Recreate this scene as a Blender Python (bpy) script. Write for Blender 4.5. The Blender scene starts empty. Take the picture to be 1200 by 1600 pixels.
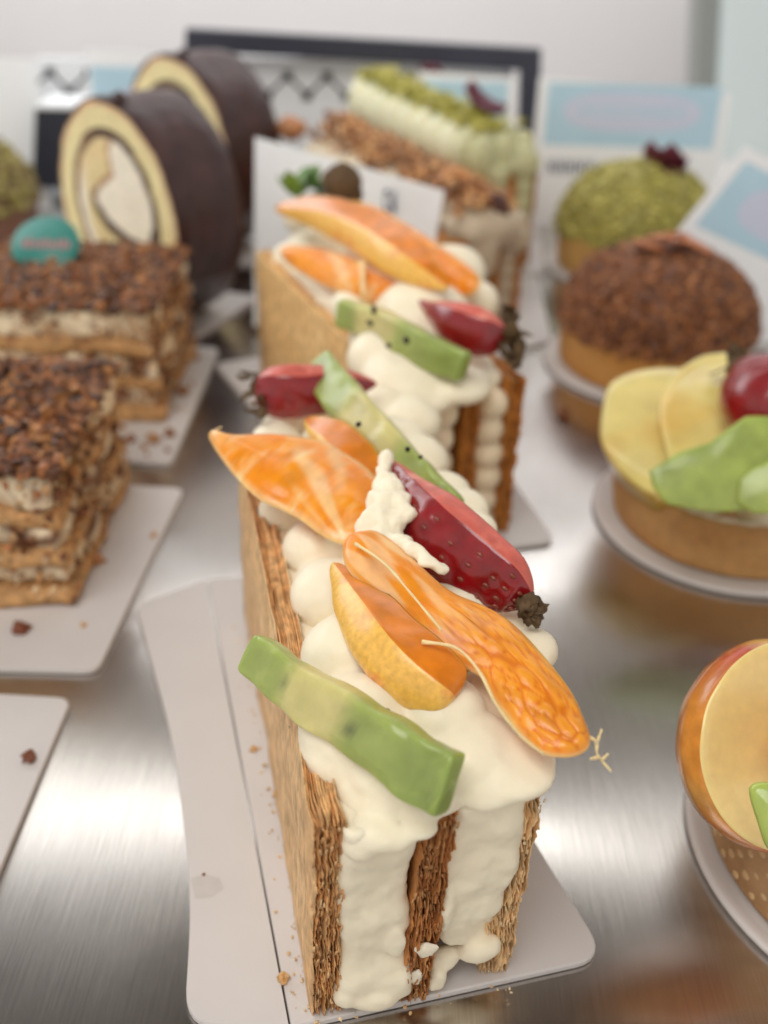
# Bakery display case: fruit slices of puff pastry, roll cakes, nut cakes and tarts. 1 unit = 1 cm.
import bpy, bmesh, math, random
from mathutils import Vector, Matrix, noise
import numpy as np
random.seed(7)
scene = bpy.context.scene
scene.unit_settings.scale_length = 0.01
col = scene.collection
V3 = Vector
# ---------------------------------------------------------------- camera model
CH, FPX, YHOR, ROLL = 17.0, 1500.0, -180.0, math.radians(1.7)
PIT = math.atan((800 - YHOR) / FPX)
FW = V3((0, math.cos(PIT), -math.sin(PIT)))
R0 = V3((1, 0, 0)); U0 = R0.cross(FW)
CR = math.cos(ROLL) * R0 + math.sin(ROLL) * U0
CU = -math.sin(ROLL) * R0 + math.cos(ROLL) * U0
CAM = V3((0, 0, CH))
def G(u, v, z=0.0):                       # world point at height z seen at photo pixel (u, v)
    d = FW + CR * ((u - 600) / FPX) + CU * ((800 - v) / FPX)
    return CAM + d * ((z - CH) / d.z)
def GY(u, v, Y):
    d = FW + CR * ((u - 600) / FPX) + CU * ((800 - v) / FPX)
    return CAM + d * (Y / d.y)
def dep(p): return (p - CAM).dot(FW)
def n3(x, y=0, z=0): return noise.noise(V3((x, y, z)))
def lerp(a, b, t): return a + (b - a) * t
def mixc(a, b, t):
    t = max(0, min(1, t)); return tuple(a[i] + (b[i] - a[i]) * t for i in range(3))
def sm(a, b, x):
    t = max(0, min(1, (x - a) / (b - a))); return t * t * (3 - 2 * t)
def srgb(r, g, b):
    f = lambda c: ((c / 255) / 12.92 if c <= 10 else ((c / 255 + .055) / 1.055) ** 2.4)
    return (f(r), f(g), f(b))
# ---------------------------------------------------------------- materials
def newmat(name):
    m = bpy.data.materials.new(name); m.use_nodes = True
    return m, m.node_tree, m.node_tree.nodes['Principled BSDF']
def org(name, base=None, rough=.5, var=.15, vscale=3.0, sss=0.0, sssr=(1, .6, .4), ssc=.25, bump=.0, bscale=20.0,
        coat=0.0, stretch=(1, 1, 1), spec=.5, trans=0.0, metal=0.0, second=None, sscale=4.0, sthr=(.5, .6), vor=0.0, vorscale=8, usel=False, detail=5.0, croug=.1, bdist=.05, lcb=(1, 1, 1)):
    """base colour (or the mesh's own tint), mottled by noise; fine relief from noise"""
    m, nt, P = newmat(name); N, L = nt.nodes, nt.links
    tc = N.new('ShaderNodeTexCoord'); mp = N.new('ShaderNodeMapping'); mp.inputs['Scale'].default_value = stretch
    if usel:
        at = N.new('ShaderNodeAttribute'); at.attribute_name = 'lc'; L.new(at.outputs['Vector'], mp.inputs['Vector'])
    else: L.new(tc.outputs['Object'], mp.inputs['Vector'])
    if base is None:
        a = N.new('ShaderNodeAttribute'); a.attribute_name = 'tint'; c = a.outputs['Color']
    else:
        a = N.new('ShaderNodeRGB'); a.outputs[0].default_value = (*base, 1); c = a.outputs[0]
    nz = N.new('ShaderNodeTexNoise'); nz.inputs['Scale'].default_value = vscale; nz.inputs['Detail'].default_value = detail
    L.new(mp.outputs[0], nz.inputs['Vector'])
    if second:
        nz2 = N.new('ShaderNodeTexNoise'); nz2.inputs['Scale'].default_value = sscale; nz2.inputs['Detail'].default_value = 6
        L.new(mp.outputs[0], nz2.inputs['Vector'])
        mr = N.new('ShaderNodeMapRange'); mr.inputs[1].default_value, mr.inputs[2].default_value = sthr
        L.new(nz2.outputs['Fac'], mr.inputs[0])
        mx = N.new('ShaderNodeMix'); mx.data_type = 'RGBA'; L.new(mr.outputs[0], mx.inputs[0]); L.new(c, mx.inputs[6])
        mx.inputs[7].default_value = (*second, 1); c = mx.outputs[2]
    mr = N.new('ShaderNodeMapRange'); mr.inputs[1].default_value = .3; mr.inputs[2].default_value = .7
    mr.inputs[3].default_value = 1 - var; mr.inputs[4].default_value = 1 + var
    L.new(nz.outputs['Fac'], mr.inputs[0])
    vm = N.new('ShaderNodeVectorMath'); vm.operation = 'SCALE'; L.new(c, vm.inputs[0]); L.new(mr.outputs[0], vm.inputs['Scale'])
    L.new(vm.outputs[0], P.inputs['Base Color'])
    P.inputs['Roughness'].default_value = rough; P.inputs['Specular IOR Level'].default_value = spec
    P.inputs['Metallic'].default_value = metal
    if sss:
        P.inputs['Subsurface Weight'].default_value = sss; P.inputs['Subsurface Radius'].default_value = sssr
        P.inputs['Subsurface Scale'].default_value = ssc
    if coat: P.inputs['Coat Weight'].default_value = coat; P.inputs['Coat Roughness'].default_value = croug
    if trans: P.inputs['Transmission Weight'].default_value = trans; P.inputs['IOR'].default_value = 1.36
    last = None
    if bump:
        b = N.new('ShaderNodeTexNoise'); b.inputs['Scale'].default_value = bscale; b.inputs['Detail'].default_value = 6
        mp2 = N.new('ShaderNodeMapping'); mp2.inputs['Scale'].default_value = lcb; L.new(mp.outputs[0], mp2.inputs['Vector'])
        L.new(mp2.outputs[0], b.inputs['Vector'])
        bp = N.new('ShaderNodeBump'); bp.inputs['Strength'].default_value = bump; bp.inputs['Distance'].default_value = bdist
        L.new(b.outputs['Fac'], bp.inputs['Height']); last = bp
    if vor:
        vo = N.new('ShaderNodeTexVoronoi'); vo.feature = 'SMOOTH_F1'; vo.inputs['Scale'].default_value = vorscale
        L.new(mp.outputs[0], vo.inputs['Vector'])
        bp = N.new('ShaderNodeBump'); bp.inputs['Strength'].default_value = vor; bp.inputs['Distance'].default_value = .08
        bp.invert = True
        L.new(vo.outputs['Distance'], bp.inputs['Height'])
        if last: L.new(last.outputs[0], bp.inputs['Normal'])
        last = bp
    if last: L.new(last.outputs[0], P.inputs['Normal'])
    return m
M = {}
M['pastry'] = org('puff_pastry', None, rough=.6, var=.34, vscale=2.6, stretch=(2, 1.6, 1.0), bump=.6, bscale=9, sss=.12, ssc=.15, lcb=(1, 1, .5), spec=.3)
M['cream'] = org('whipped_cream', srgb(255, 240, 214), rough=.42, var=.03, vscale=1.2, sss=.45, sssr=(1, .85, .75), ssc=.16, bump=.3, bscale=6, spec=.3, bdist=.03)
M['creamtint'] = org('tinted_cream', None, rough=.5, var=.06, vscale=2, sss=.4, ssc=.2, bump=.15, bscale=8)
M['kiwi'] = org('kiwi_flesh', None, rough=.3, var=.1, vscale=2, sss=1.0, sssr=(.8, 1, .4), ssc=.4, bump=.22, bscale=5, coat=.25, croug=.22, second=srgb(190, 196, 120), sscale=1.4, sthr=(.6, 1.0))
M['seed'] = org('kiwi_seed', (.012, .01, .008), rough=.25)
M['orange'] = org('orange_flesh', None, rough=.34, var=.14, vscale=2.0, sss=.55, sssr=(1, .8, .35), ssc=.35, bump=.25, bscale=4, coat=.2, croug=.2,
                  usel=True, stretch=(.8, 1.6, 1), second=srgb(255, 206, 130), sscale=1.1, sthr=(.62, .95), bdist=.04)
M['orangesoft'] = org('orange_membrane', None, rough=.25, var=.16, vscale=2.0, sss=.55, sssr=(1, .8, .35), ssc=.4, bump=.3, bscale=3, coat=.35, croug=.18,
                  usel=True, stretch=(1.6, .5, 1), second=srgb(255, 226, 172), sscale=1.5, sthr=(.56, .85))
M['pith'] = org('orange_pith', srgb(248, 214, 160), rough=.6, var=.1, sss=.5, ssc=.15, bump=.4, bscale=20)
M['appleskin'] = org('apple_skin', srgb(244, 192, 92), rough=.3, var=.14, vscale=9, sss=.5, ssc=.25, sssr=(1, .7, .3), coat=.35, croug=.2, second=srgb(226, 130, 74), sscale=1.2, sthr=(.56, .74), bump=.12, bscale=12)
M['appleflesh'] = org('apple_flesh', srgb(244, 216, 146), rough=.3, var=.05, vscale=4, sss=.6, sssr=(1, .8, .4), ssc=.3, coat=.4, croug=.15, bump=.1, bscale=6)
M['peachflesh'] = org('apple_glazed_flesh', srgb(222, 132, 32), rough=.26, var=.2, vscale=2, sss=.7, sssr=(1, .6, .2), ssc=.35, coat=.4, croug=.15, bump=.3, bscale=3)
M['redapple'] = org('red_apple_skin', None, rough=.25, var=.18, vscale=2.5, sss=.25, ssc=.2, coat=.5, croug=.1, stretch=(1, 1, 1.3), second=srgb(226, 170, 84), sscale=1.0, sthr=(.45, .75), bump=.04, bscale=30)
M['straw'] = org('strawberry_skin', srgb(138, 8, 20), rough=.25, var=.2, vscale=3, sss=.35, sssr=(1, .25, .2), ssc=.2, coat=.6, croug=.12, bump=.25, bscale=4)
M['strawcut'] = org('strawberry_flesh', srgb(208, 104, 90), rough=.36, var=.14, vscale=3, sss=.35, sssr=(1, .5, .4), ssc=.15, coat=.15, bump=.15, bscale=9, second=srgb(240, 168, 150), sscale=1.5, sthr=(.55, .8))
M['strawseed'] = org('strawberry_seed', srgb(132, 58, 38), rough=.35, coat=.4)
M['calyx'] = org('dried_leaf', srgb(92, 70, 42), rough=.7, var=.4, vscale=8, bump=.5, bscale=10)
M['mint'] = org('mint_leaf', srgb(84, 128, 34), rough=.4, var=.4, vscale=3, sss=.2, coat=.3, bump=.3)
M['board'] = org('white_board', srgb(212, 207, 205), rough=.42, var=.02, vscale=.8, bump=.03, bscale=3, spec=.45, coat=.15, croug=.3)
M['boardmark'] = org('grease_mark', srgb(200, 194, 190), rough=.3, var=.05)
M['crumb'] = org('caramel_crumb', None, rough=.55, var=.3, vscale=5, sss=.1, coat=.15, croug=.3, bump=.4, bscale=14)
M['choco'] = org('chocolate_glaze', srgb(64, 40, 38), rough=.36, var=.35, vscale=.8, bump=.5, bscale=1.3, spec=.45, bdist=.25)
M['face'] = org('cake_cut_face', None, rough=.75, var=.12, vscale=6, sss=.25, ssc=.15, bump=.6, bscale=12)
M['layer'] = org('layered_sponge', None, rough=.7, var=.3, vscale=3, sss=.2, ssc=.15, bump=.8, bscale=7, bdist=.08)
M['shell'] = org('shortcrust_shell', None, rough=.65, var=.1, vscale=3, sss=.15, ssc=.15, bump=.35, bscale=18)
M['teal'] = org('teal_chocolate_disc', srgb(46, 128, 118), rough=.4, var=.04)
M['pinktext'] = org('pink_print', srgb(176, 120, 124), rough=.5, var=.05)
M['card'] = org('white_card', srgb(244, 246, 248), rough=.5, var=.01)
M['cardblue'] = org('light_blue_print', srgb(184, 216, 232), rough=.5, var=.04, vscale=.5)
M['cardpink'] = org('pale_pink_print', srgb(206, 212, 232), rough=.5, var=.03)
M['ink'] = org('blue_black_ink', srgb(54, 62, 92), rough=.5, var=.05)
M['black'] = org('black_metal', srgb(52, 54, 66), rough=.45, var=.1)
M['blackwire'] = org('black_line', srgb(22, 24, 26), rough=.5, var=.1)
M['wall'] = org('pale_wall', srgb(200, 197, 197), rough=.8, var=.03, vscale=.05)
M['post'] = org('grey_post', srgb(142, 144, 140), rough=.5, var=.03)
M['rail'] = org('grey_rail', srgb(150, 156, 160), rough=.3, var=.05, metal=.6)
M['petal'] = org('rose_petal', srgb(96, 34, 54), rough=.5, var=.3, vscale=3, sss=.2, bump=.3)
M['dark'] = org('dark_box', srgb(46, 50, 62), rough=.5, var=.1)
# stainless steel, brushed along Y
def steel():
    m, nt, P = newmat('brushed_steel'); N, L = nt.nodes, nt.links
    tc = N.new('ShaderNodeTexCoord'); mp = N.new('ShaderNodeMapping'); mp.inputs['Scale'].default_value = (14, .35, 1)
    L.new(tc.outputs['Object'], mp.inputs['Vector'])
    nz = N.new('ShaderNodeTexNoise'); nz.inputs['Scale'].default_value = 1.6; nz.inputs['Detail'].default_value = 6; nz.inputs['Roughness'].default_value = .7
    L.new(mp.outputs[0], nz.inputs['Vector'])
    n2 = N.new('ShaderNodeTexNoise'); n2.inputs['Scale'].default_value = .22; n2.inputs['Detail'].default_value = 5
    L.new(tc.outputs['Object'], n2.inputs['Vector'])
    rr = N.new('ShaderNodeMapRange'); rr.inputs[1].default_value = .35; rr.inputs[2].default_value = .65; rr.inputs[3].default_value = .19; rr.inputs[4].default_value = .27
    L.new(n2.outputs['Fac'], rr.inputs[0]); L.new(rr.outputs[0], P.inputs['Roughness'])
    cr = N.new('ShaderNodeMapRange'); cr.inputs[1].default_value = .3; cr.inputs[2].default_value = .7; cr.inputs[3].default_value = .86; cr.inputs[4].default_value = 1.08
    L.new(nz.outputs['Fac'], cr.inputs[0])
    vm = N.new('ShaderNodeVectorMath'); vm.operation = 'SCALE'; vm.inputs[0].default_value = (.60, .57, .54); L.new(cr.outputs[0], vm.inputs['Scale'])
    L.new(vm.outputs[0], P.inputs['Base Color'])
    P.inputs['Metallic'].default_value = 1
    P.inputs['Anisotropic'].default_value = .85
    tg = N.new('ShaderNodeTangent'); tg.direction_type = 'UV_MAP'; tg.uv_map = 'UVMap'; L.new(tg.outputs[0], P.inputs['Tangent'])
    P.inputs['Anisotropic Rotation'].default_value = 0.0
    bp = N.new('ShaderNodeBump'); bp.inputs['Strength'].default_value = .03; bp.inputs['Distance'].default_value = .0015
    L.new(nz.outputs['Fac'], bp.inputs['Height']); L.new(bp.outputs[0], P.inputs['Normal'])
    return m
M['steel'] = steel()
# ---------------------------------------------------------------- mesh builder
class MB:
    def __init__(s): s.V = []; s.F = []; s.C = []; s.MI = []; s.LC = []; s.rc = False
    def add(s, verts, faces, tint=(.8, .8, .8), mi=0, lc=None):
        o = len(s.V); s.V += [V3(v) for v in verts]
        s.C += (list(tint) if isinstance(tint, list) else [tint] * len(verts))
        s.LC += (lc if lc else [(v[0], v[1], v[2]) for v in verts])
        s.F += [tuple(o + i for i in f) for f in faces]
        s.MI += (mi if isinstance(mi, list) else [mi] * len(faces))
        return s
    def merge(s, b, mat=None, tint=None):
        return s.add([(mat @ v) if mat else v for v in b.V], b.F, tint or list(b.C), list(b.MI), list(b.LC))
    def build(s, name, mats, parent=None, smooth=True, label=None):
        me = bpy.data.meshes.new(name)
        inv = parent_world(parent).inverted() if parent else Matrix()
        me.from_pydata([inv @ v for v in s.V], [], s.F)
        for m in (mats if isinstance(mats, (list, tuple)) else [mats]): me.materials.append(M[m] if isinstance(m, str) else m)
        a = me.attributes.new('tint', 'FLOAT_COLOR', 'POINT'); a.data.foreach_set('color', [c for t in s.C for c in (*t[:3], 1.0)])
        a = me.attributes.new('lc', 'FLOAT_VECTOR', 'POINT'); a.data.foreach_set('vector', [c for t in s.LC for c in t[:3]])
        me.polygons.foreach_set('material_index', s.MI)
        me.polygons.foreach_set('use_smooth', [smooth] * len(s.F))
        me.update()
        if s.rc:
            bm = bmesh.new(); bm.from_mesh(me); bmesh.ops.recalc_face_normals(bm, faces=bm.faces); bm.to_mesh(me); bm.free()
        o = bpy.data.objects.new(name, me); col.objects.link(o)
        if parent: o.parent = parent
        if label: o['label'] = label
        return o
def parent_world(p):
    m = p.matrix_basis.copy()
    while p.parent: p = p.parent; m = p.matrix_basis @ m
    return m
def tag(o, label, cat, group=None):
    o['label'] = label; o['category'] = cat
    if group: o['group'] = group
    return o
def thing(name, loc, label, cat, rz=0, group=None):
    o = bpy.data.objects.new(name, None); o.empty_display_size = .5
    o.matrix_basis = Matrix.Translation(V3(loc)) @ Matrix.Rotation(rz, 4, 'Z'); col.objects.link(o)
    return tag(o, label, cat, group)
def struct(o): o['kind'] = 'structure'; return o
# ---- primitives
_bmc = {}
def ico(sub):
    if sub not in _bmc:
        bm = bmesh.new(); bmesh.ops.create_icosphere(bm, subdivisions=sub, radius=1)
        _bmc[sub] = ([v.co.copy() for v in bm.verts], [tuple(v.index for v in f.verts) for f in bm.faces]); bm.free()
    return _bmc[sub]
def rotm(): return Matrix.Rotation(random.uniform(0, 6.28), 3, 'X') @ Matrix.Rotation(random.uniform(0, 6.28), 3, 'Z') @ Matrix.Rotation(random.uniform(0, 6.28), 3, 'Y')
def blob(mb, c, r, tint=(.8, .8, .8), sub=2, amp=0.0, fr=1.0, rot=None, mi=0):
    vs, fs = ico(sub); c = V3(c); r = V3((r, r, r)) if not hasattr(r, '__len__') else V3(r)
    out = []; sd = random.uniform(0, 100)
    for v in vs:
        k = 1 + (amp * noise.noise(v * fr + V3((sd, sd, 0))) if amp else 0)
        p = V3((v.x * r.x * k, v.y * r.y * k, v.z * r.z * k))
        if rot: p = rot @ p
        out.append(c + p)
    mb.add(out, fs, tint, mi)
def chunk(mb, c, r, tint):               # angular crumb
    vs, fs = ico(1); q = rotm(); s = V3((random.uniform(.6, 1.3), random.uniform(.5, 1.1), random.uniform(.4, .9))) * r; sd = random.uniform(0, 99)
    o = [V3(c) + q @ V3((v.x * s.x, v.y * s.y, v.z * s.z)) * (1 + .8 * noise.noise(v * 1.6 + V3((sd, 0, 0)))) for v in vs]
    mb.add(o, fs, tint)
def box(mb, a, b, tint=(.8, .8, .8), mat=None, mi=0):
    x0, y0, z0 = a; x1, y1, z1 = b
    vs = [V3(p) for p in ((x0, y0, z0), (x1, y0, z0), (x1, y1, z0), (x0, y1, z0), (x0, y0, z1), (x1, y0, z1), (x1, y1, z1), (x0, y1, z1))]
    if mat: vs = [mat @ v for v in vs]
    mb.add(vs, [(0, 3, 2, 1), (4, 5, 6, 7), (0, 1, 5, 4), (1, 2, 6, 5), (2, 3, 7, 6), (3, 0, 4, 7)], tint, mi)
def cr(P, t):                             # Catmull-Rom through a list of vectors / floats
    n = len(P) - 1; x = min(max(t, 0), 1) * n; i = min(int(x), n - 1); f = x - i
    p0, p1, p2, p3 = P[max(i - 1, 0)], P[i], P[i + 1], P[min(i + 2, n)]
    return .5 * ((2 * p1) + (p2 - p0) * f + (2 * p0 - 5 * p1 + 4 * p2 - p3) * f * f + (3 * p1 - p0 - 3 * p2 + p3) * f ** 3)
def tube(mb, pts, r0, r1=None, n=8, tint=(.8, .8, .8), seg=24, mi=0, wob=0):
    pts = [V3(p) for p in pts]; r1 = r0 if r1 is None else r1; rings = []
    for i in range(seg + 1):
        t = i / seg; c = cr(pts, t); T = (cr(pts, min(1, t + .02)) - cr(pts, max(0, t - .02))).normalized()
        A = T.orthogonal().normalized() if abs(T.z) > .95 else T.cross(V3((0, 0, 1))).normalized(); B = T.cross(A)
        r = lerp(r0, r1, t) * (1 + wob * n3(t * 9, r0 * 50)); rings.append([c + (A * math.cos(k * 2 * math.pi / n) + B * math.sin(k * 2 * math.pi / n)) * r for k in range(n)])
    vs = [p for rg in rings for p in rg]; fs = []
    for i in range(seg):
        for k in range(n): fs.append((i * n + k, i * n + (k + 1) % n, (i + 1) * n + (k + 1) % n, (i + 1) * n + k))
    fs.append(tuple(range(n))[::-1]); fs.append(tuple(seg * n + k for k in range(n)))
    mb.add(vs, fs, tint, mi)
def loft(mb, stations, section, phi=0.0, relief=None, seg=48, endn=(6, 6), tint=None, mi=None, amp=0.0, fr=1.0, mat0=0, depth=None, endmin=.02, up=None, taper=None):
    """stations: (u, v, z, halfwidth_px); section: list of (a, b, tag) with a across and b towards the viewer side, unit size.
    depth: b scale relative to a (cm per cm) or list per station in cm"""
    pc = [G(s[0], s[1], s[2]) for s in stations]; wc = [s[3] * dep(p) / FPX for s, p in zip(stations, pc)]
    dc = depth if isinstance(depth, list) else None
    mb.rc = True; n = len(section); rings = []; lcs = []; tints = []
    Ltot = sum((pc[i + 1] - pc[i]).length for i in range(len(pc) - 1)); sd = random.uniform(0, 50)
    for i in range(seg + 1):
        s = i / seg; t = .5 - .5 * math.cos(math.pi * s)         # denser at the ends
        c = cr(pc, t); w = cr(wc, t); T = (cr(pc, min(1, t + .01)) - cr(pc, max(0, t - .01))).normalized()
        tv = (up if up else (CAM - c)).normalized(); Vv = (tv - T * tv.dot(T)).normalized(); A = T.cross(Vv).normalized()
        if phi: q = Matrix.Rotation(phi, 3, T); Vv = q @ Vv; A = q @ A
        e = 1.0
        x = 1 - 2 * t
        e = max(endmin, (1 - abs(x) ** (endn[0] if x > 0 else endn[1]))) ** .5 if (endn[0] if x > 0 else endn[1]) else 1
        d = cr(dc, t) if dc else w * (depth or 1)
        rg = []
        for (a, b, *_) in section:
            p = c + A * (a * w * e) + Vv * (b * d * e)
            if (abs(a) + abs(b)) > .01:
                if amp: p += (A * a + Vv * b).normalized() * amp * noise.noise(p * fr + V3((sd, 0, 0)))
                if relief: p += Vv * (relief(t, a, b, t * Ltot, a * w) * e)
            rg.append(p)
        rings.append(rg)
        lcs.append([(t * Ltot, k / n * 2 * math.pi * w, sd) for k in range(n)])
        tints.append([tint(t, section[k]) if callable(tint) else (tint or (.8, .8, .8)) for k in range(n)])
    vs = [p for r in rings for p in r]; fs = []; ms = []
    for i in range(seg):
        for k in range(n):
            k2 = (k + 1) % n
            fs.append((i * n + k, i * n + k2, (i + 1) * n + k2, (i + 1) * n + k)); ms.append(mi(section[k], section[k2]) if mi else mat0)
    c0 = sum(rings[0], V3()) / n; c1 = sum(rings[-1], V3()) / n
    vs += [c0, c1]; a0 = len(vs) - 2
    for k in range(n):
        fs.append((a0, (k + 1) % n, k)); fs.append((a0 + 1, seg * n + k, seg * n + (k + 1) % n)); ms += [mat0, mat0]
    mb.add(vs, fs, [c for r in tints for c in r] + [tints[0][0], tints[-1][0]], ms, [c for r in lcs for c in r] + [lcs[0][0], lcs[-1][0]])
def sec_super(n=28, p=2.0, tagv=0):
    o = []
    for k in range(n):
        a = 2 * math.pi * k / n; c, s = math.cos(a), math.sin(a)
        o.append((math.copysign(abs(c) ** (2 / p), c), math.copysign(abs(s) ** (2 / p), s), tagv))
    return o
def sec_dome(n=20, flat=-.25):            # convex top, flatter underside
    o = []
    for k in range(n):
        a = 2 * math.pi * k / n; c, s = math.cos(a), math.sin(a); o.append((c, s if s > 0 else s * abs(flat), 0))
    return o
def sec_half(m=16, q=6, bulge=1.0):       # round side (tag 1) towards +b, flat side (tag 0) at b=0
    o = []
    for k in range(m + 1):
        a = math.pi * k / m; o.append((math.cos(a), math.sin(a) * bulge, 1))
    for k in range(1, q): o.append((-1 + 2 * k / q, 0, 0))
    return o
def sec_ridge(ra=-.25, rb=.8, ea=-1.0, eb=-.1, m=22, q=12):
    """skin arc (tag 1) from the +a edge up to the ridge, flat cut facet (tag 0) from the ridge to the -a edge, flat underside"""
    o = []
    for k in range(m + 1):
        t = k / m * math.pi / 2; o.append((ra + (1 - ra) * math.cos(t) ** 1.0, -.15 + (rb + .15) * math.sin(t) ** .9, 1))
    for k in range(1, q + 1): f = k / q; o.append((lerp(ra, ea, f), lerp(rb, eb, f) + .03 * math.sin(f * 3.1), 0))
    for k in range(1, 8): f = k / 8; o.append((lerp(ea, 1, f), lerp(eb, -.15, f) - .35 * math.sin(f * math.pi), 2))
    return o
def sec_wedge(ang=100, m=14, q=6):        # pie wedge: apex at the origin side, arc tag 1, the two cut faces tag 0 and 2
    o = []; h = math.radians(ang / 2)
    for k in range(m + 1):
        a = math.pi / 2 - h + 2 * h * k / m; o.append((math.cos(a), math.sin(a) - .5, 1))
    e = o[-1]; s = o[0]
    for k in range(1, q): f = k / q; o.append((lerp(e[0], 0, f), lerp(e[1], -.5, f), 2))
    o.append((0, -.5, 0))
    for k in range(1, q): f = k / q; o.append((lerp(0, s[0], f), lerp(-.5, s[1], f), 0))
    return o
def remeshed(mb, name, mats, parent, voxel=.07, smooth=6, sf=.6, amp=0.0, fr=1.0, amp2=0, fr2=4, tintf=None):
    """union of overlapping closed pieces as one skin, relaxed and gently dented"""
    me = bpy.data.meshes.new('tmp'); me.from_pydata(mb.V, [], mb.F); me.update()
    o = bpy.data.objects.new('tmp', me); col.objects.link(o)
    r = o.modifiers.new('r', 'REMESH'); r.mode = 'VOXEL'; r.voxel_size = voxel
    s = o.modifiers.new('s', 'SMOOTH'); s.factor = sf; s.iterations = smooth
    dg = bpy.context.evaluated_depsgraph_get(); e = o.evaluated_get(dg); m2 = e.to_mesh()
    vs = [v.co.copy() for v in m2.vertices]; ns = [v.normal.copy() for v in m2.vertices]; fs = [tuple(p.vertices) for p in m2.polygons]
    e.to_mesh_clear(); bpy.data.objects.remove(o); bpy.data.meshes.remove(me)
    if amp or amp2:
        vs = [v + n * (amp * noise.noise(v * fr) + amp2 * noise.noise(v * fr2 + V3((9, 3, 1)))) for v, n in zip(vs, ns)]
    b = MB(); b.add(vs, fs, [tintf(v) for v in vs] if tintf else (.8, .8, .8)); return b.build(name, mats, parent)
# ---------------------------------------------------------------- setting
def quad_obj(name, pts, mat, uv=False):
    me = bpy.data.meshes.new(name); me.from_pydata(pts, [], [(0, 1, 2, 3)]); me.materials.append(M[mat])
    if uv:
        l = me.uv_layers.new(name='UVMap')
        for i, p in enumerate(((0, 0), (1, 0), (1, 1), (0, 1))): l.data[i].uv = p
    o = bpy.data.objects.new(name, me); col.objects.link(o); return o
struct(quad_obj('shelf', [(-60, -12, 0), (60, -12, 0), (60, 60, 0), (-60, 60, 0)], 'steel', True))
b = MB(); box(b, (-60, 60.02, -2.4), (60, 61.0, .45)); box(b, (-60, 61.01, -2.4), (60, 66, -.25)); struct(b.build('shelf_back_edge', 'rail', smooth=False))
b = MB(); box(b, (-110, 92, -20), (110, 93, 60)); struct(b.build('wall', 'wall', smooth=False))
b = MB(); box(b, (-110, 66.01, -2.4), (110, 91.9, -.4)); struct(b.build('floor_behind_shelf', 'board', smooth=False))
# ---------------------------------------------------------------- cake boards
def round_poly(pts, r, n=6):
    out = []; m = len(pts)
    for i in range(m):
        p = V3((*pts[i][:2], 0)); a = V3((*pts[i - 1][:2], 0)); c = V3((*pts[(i + 1) % m][:2], 0))
        ra = pts[i][2] if len(pts[i]) > 2 else r
        d1 = (a - p).normalized(); d2 = (c - p).normalized(); k = min(ra, (a - p).length * .45, (c - p).length * .45)
        s, e = p + d1 * k, p + d2 * k
        for j in range(n + 1):
            t = j / n; out.append(s * (1 - t) ** 2 + p * 2 * t * (1 - t) + e * t * t)
    return out
def board_mesh(mb, poly, z0=.03, th=.14, lip=.0):
    n = len(poly); c = sum(poly, V3()) / n; bv = .03
    rings = []
    for (inset, z) in ((0, z0), (0, z0 + th - bv), (bv, z0 + th)):
        rg = []
        for i in range(n):
            d = (c - poly[i]).normalized(); rg.append(poly[i] + d * inset + V3((0, 0, z)))
        rings.append(rg)
    vs = [p for r in rings for p in r]; fs = []
    for i in range(2):
        for k in range(n): fs.append((i * n + k, i * n + (k + 1) % n, (i + 1) * n + (k + 1) % n, (i + 1) * n + k))
    fs.append(tuple(range(n))[::-1]); fs.append(tuple(2 * n + k for k in range(n)))
    mb.add(vs, fs)
def flatb(b, name, mats, label, cat, group=None): return tag(b.build(name, mats, smooth=False), label, cat, group)
ZB = .17                                   # top of a board
def px2(L): return [(*G(u, v, ZB).to_2d(), *r) for (u, v, *r) in L]
GB = 'white cake boards on the steel shelf'
bt = thing('cake_board', G(600, 1500), 'nearest white card board with a folded side tab, under the front fruit slice', 'cake board', group=GB)
b = MB(); board_mesh(b, round_poly(px2([(325, 905, .05), (585, 890, .3), (848, 1335, .5), (948, 1495, .6), (455, 1605, .05)]), .3)); b.build('board', 'board', bt, False)
b = MB(); board_mesh(b, round_poly(px2([(212, 945, .3), (322, 905, .05), (452, 1606, .05), (288, 1600, .6), (300, 1400, 1.5), (272, 1160, 1.5)]), .3), z0=.034, th=.135); b.build('folded_tab', 'board', bt, False)
b = MB()
p = [G(*q, ZB + .004) for q in ((298, 1372), (318, 1366), (343, 1372), (350, 1388), (332, 1402), (305, 1404))]; b.add(p, [tuple(range(6))[::-1]])
b.build('grease_spot', 'boardmark', bt, False)
def plain_board(L, label, r=.4, th=.14):
    b = MB(); board_mesh(b, round_poly(px2(L), r), th=th); return flatb(b, 'cake_board', 'board', label, 'cake board', GB)
plain_board([(335, 568), (640, 520), (868, 845), (610, 875)], 'white board under the second fruit slice, corners showing on both sides')
plain_board([(-260, 735), (288, 762), (152, 1048), (-500, 1032)], 'white board with one dark crumb under the front crumb topped layer cake')
plain_board([(-60, 520), (342, 543), (268, 724), (-120, 700)], 'white board strewn with brown crumbs under the layer cake with the teal disc')
plain_board([(-300, 1066), (112, 1090), (-60, 1500), (-600, 1450)], 'white board with a single crumb at the lower left edge', r=.35)
plain_board([(150, 430), (405, 462), (290, 536), (60, 500)], 'white board corner under the front chocolate roll slice')
plain_board([(500, 470), (840, 430), (862, 530), (760, 560)], 'white board tip just behind the second fruit slice, under the nut slice')
plain_board([(560, 345), (838, 330), (852, 425), (640, 440)], 'white board under the pistachio slice at the back', r=.5)
plain_board([(215, 330), (430, 340), (400, 410), (200, 400)], 'white board under the rear chocolate roll slice', r=.5)
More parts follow.
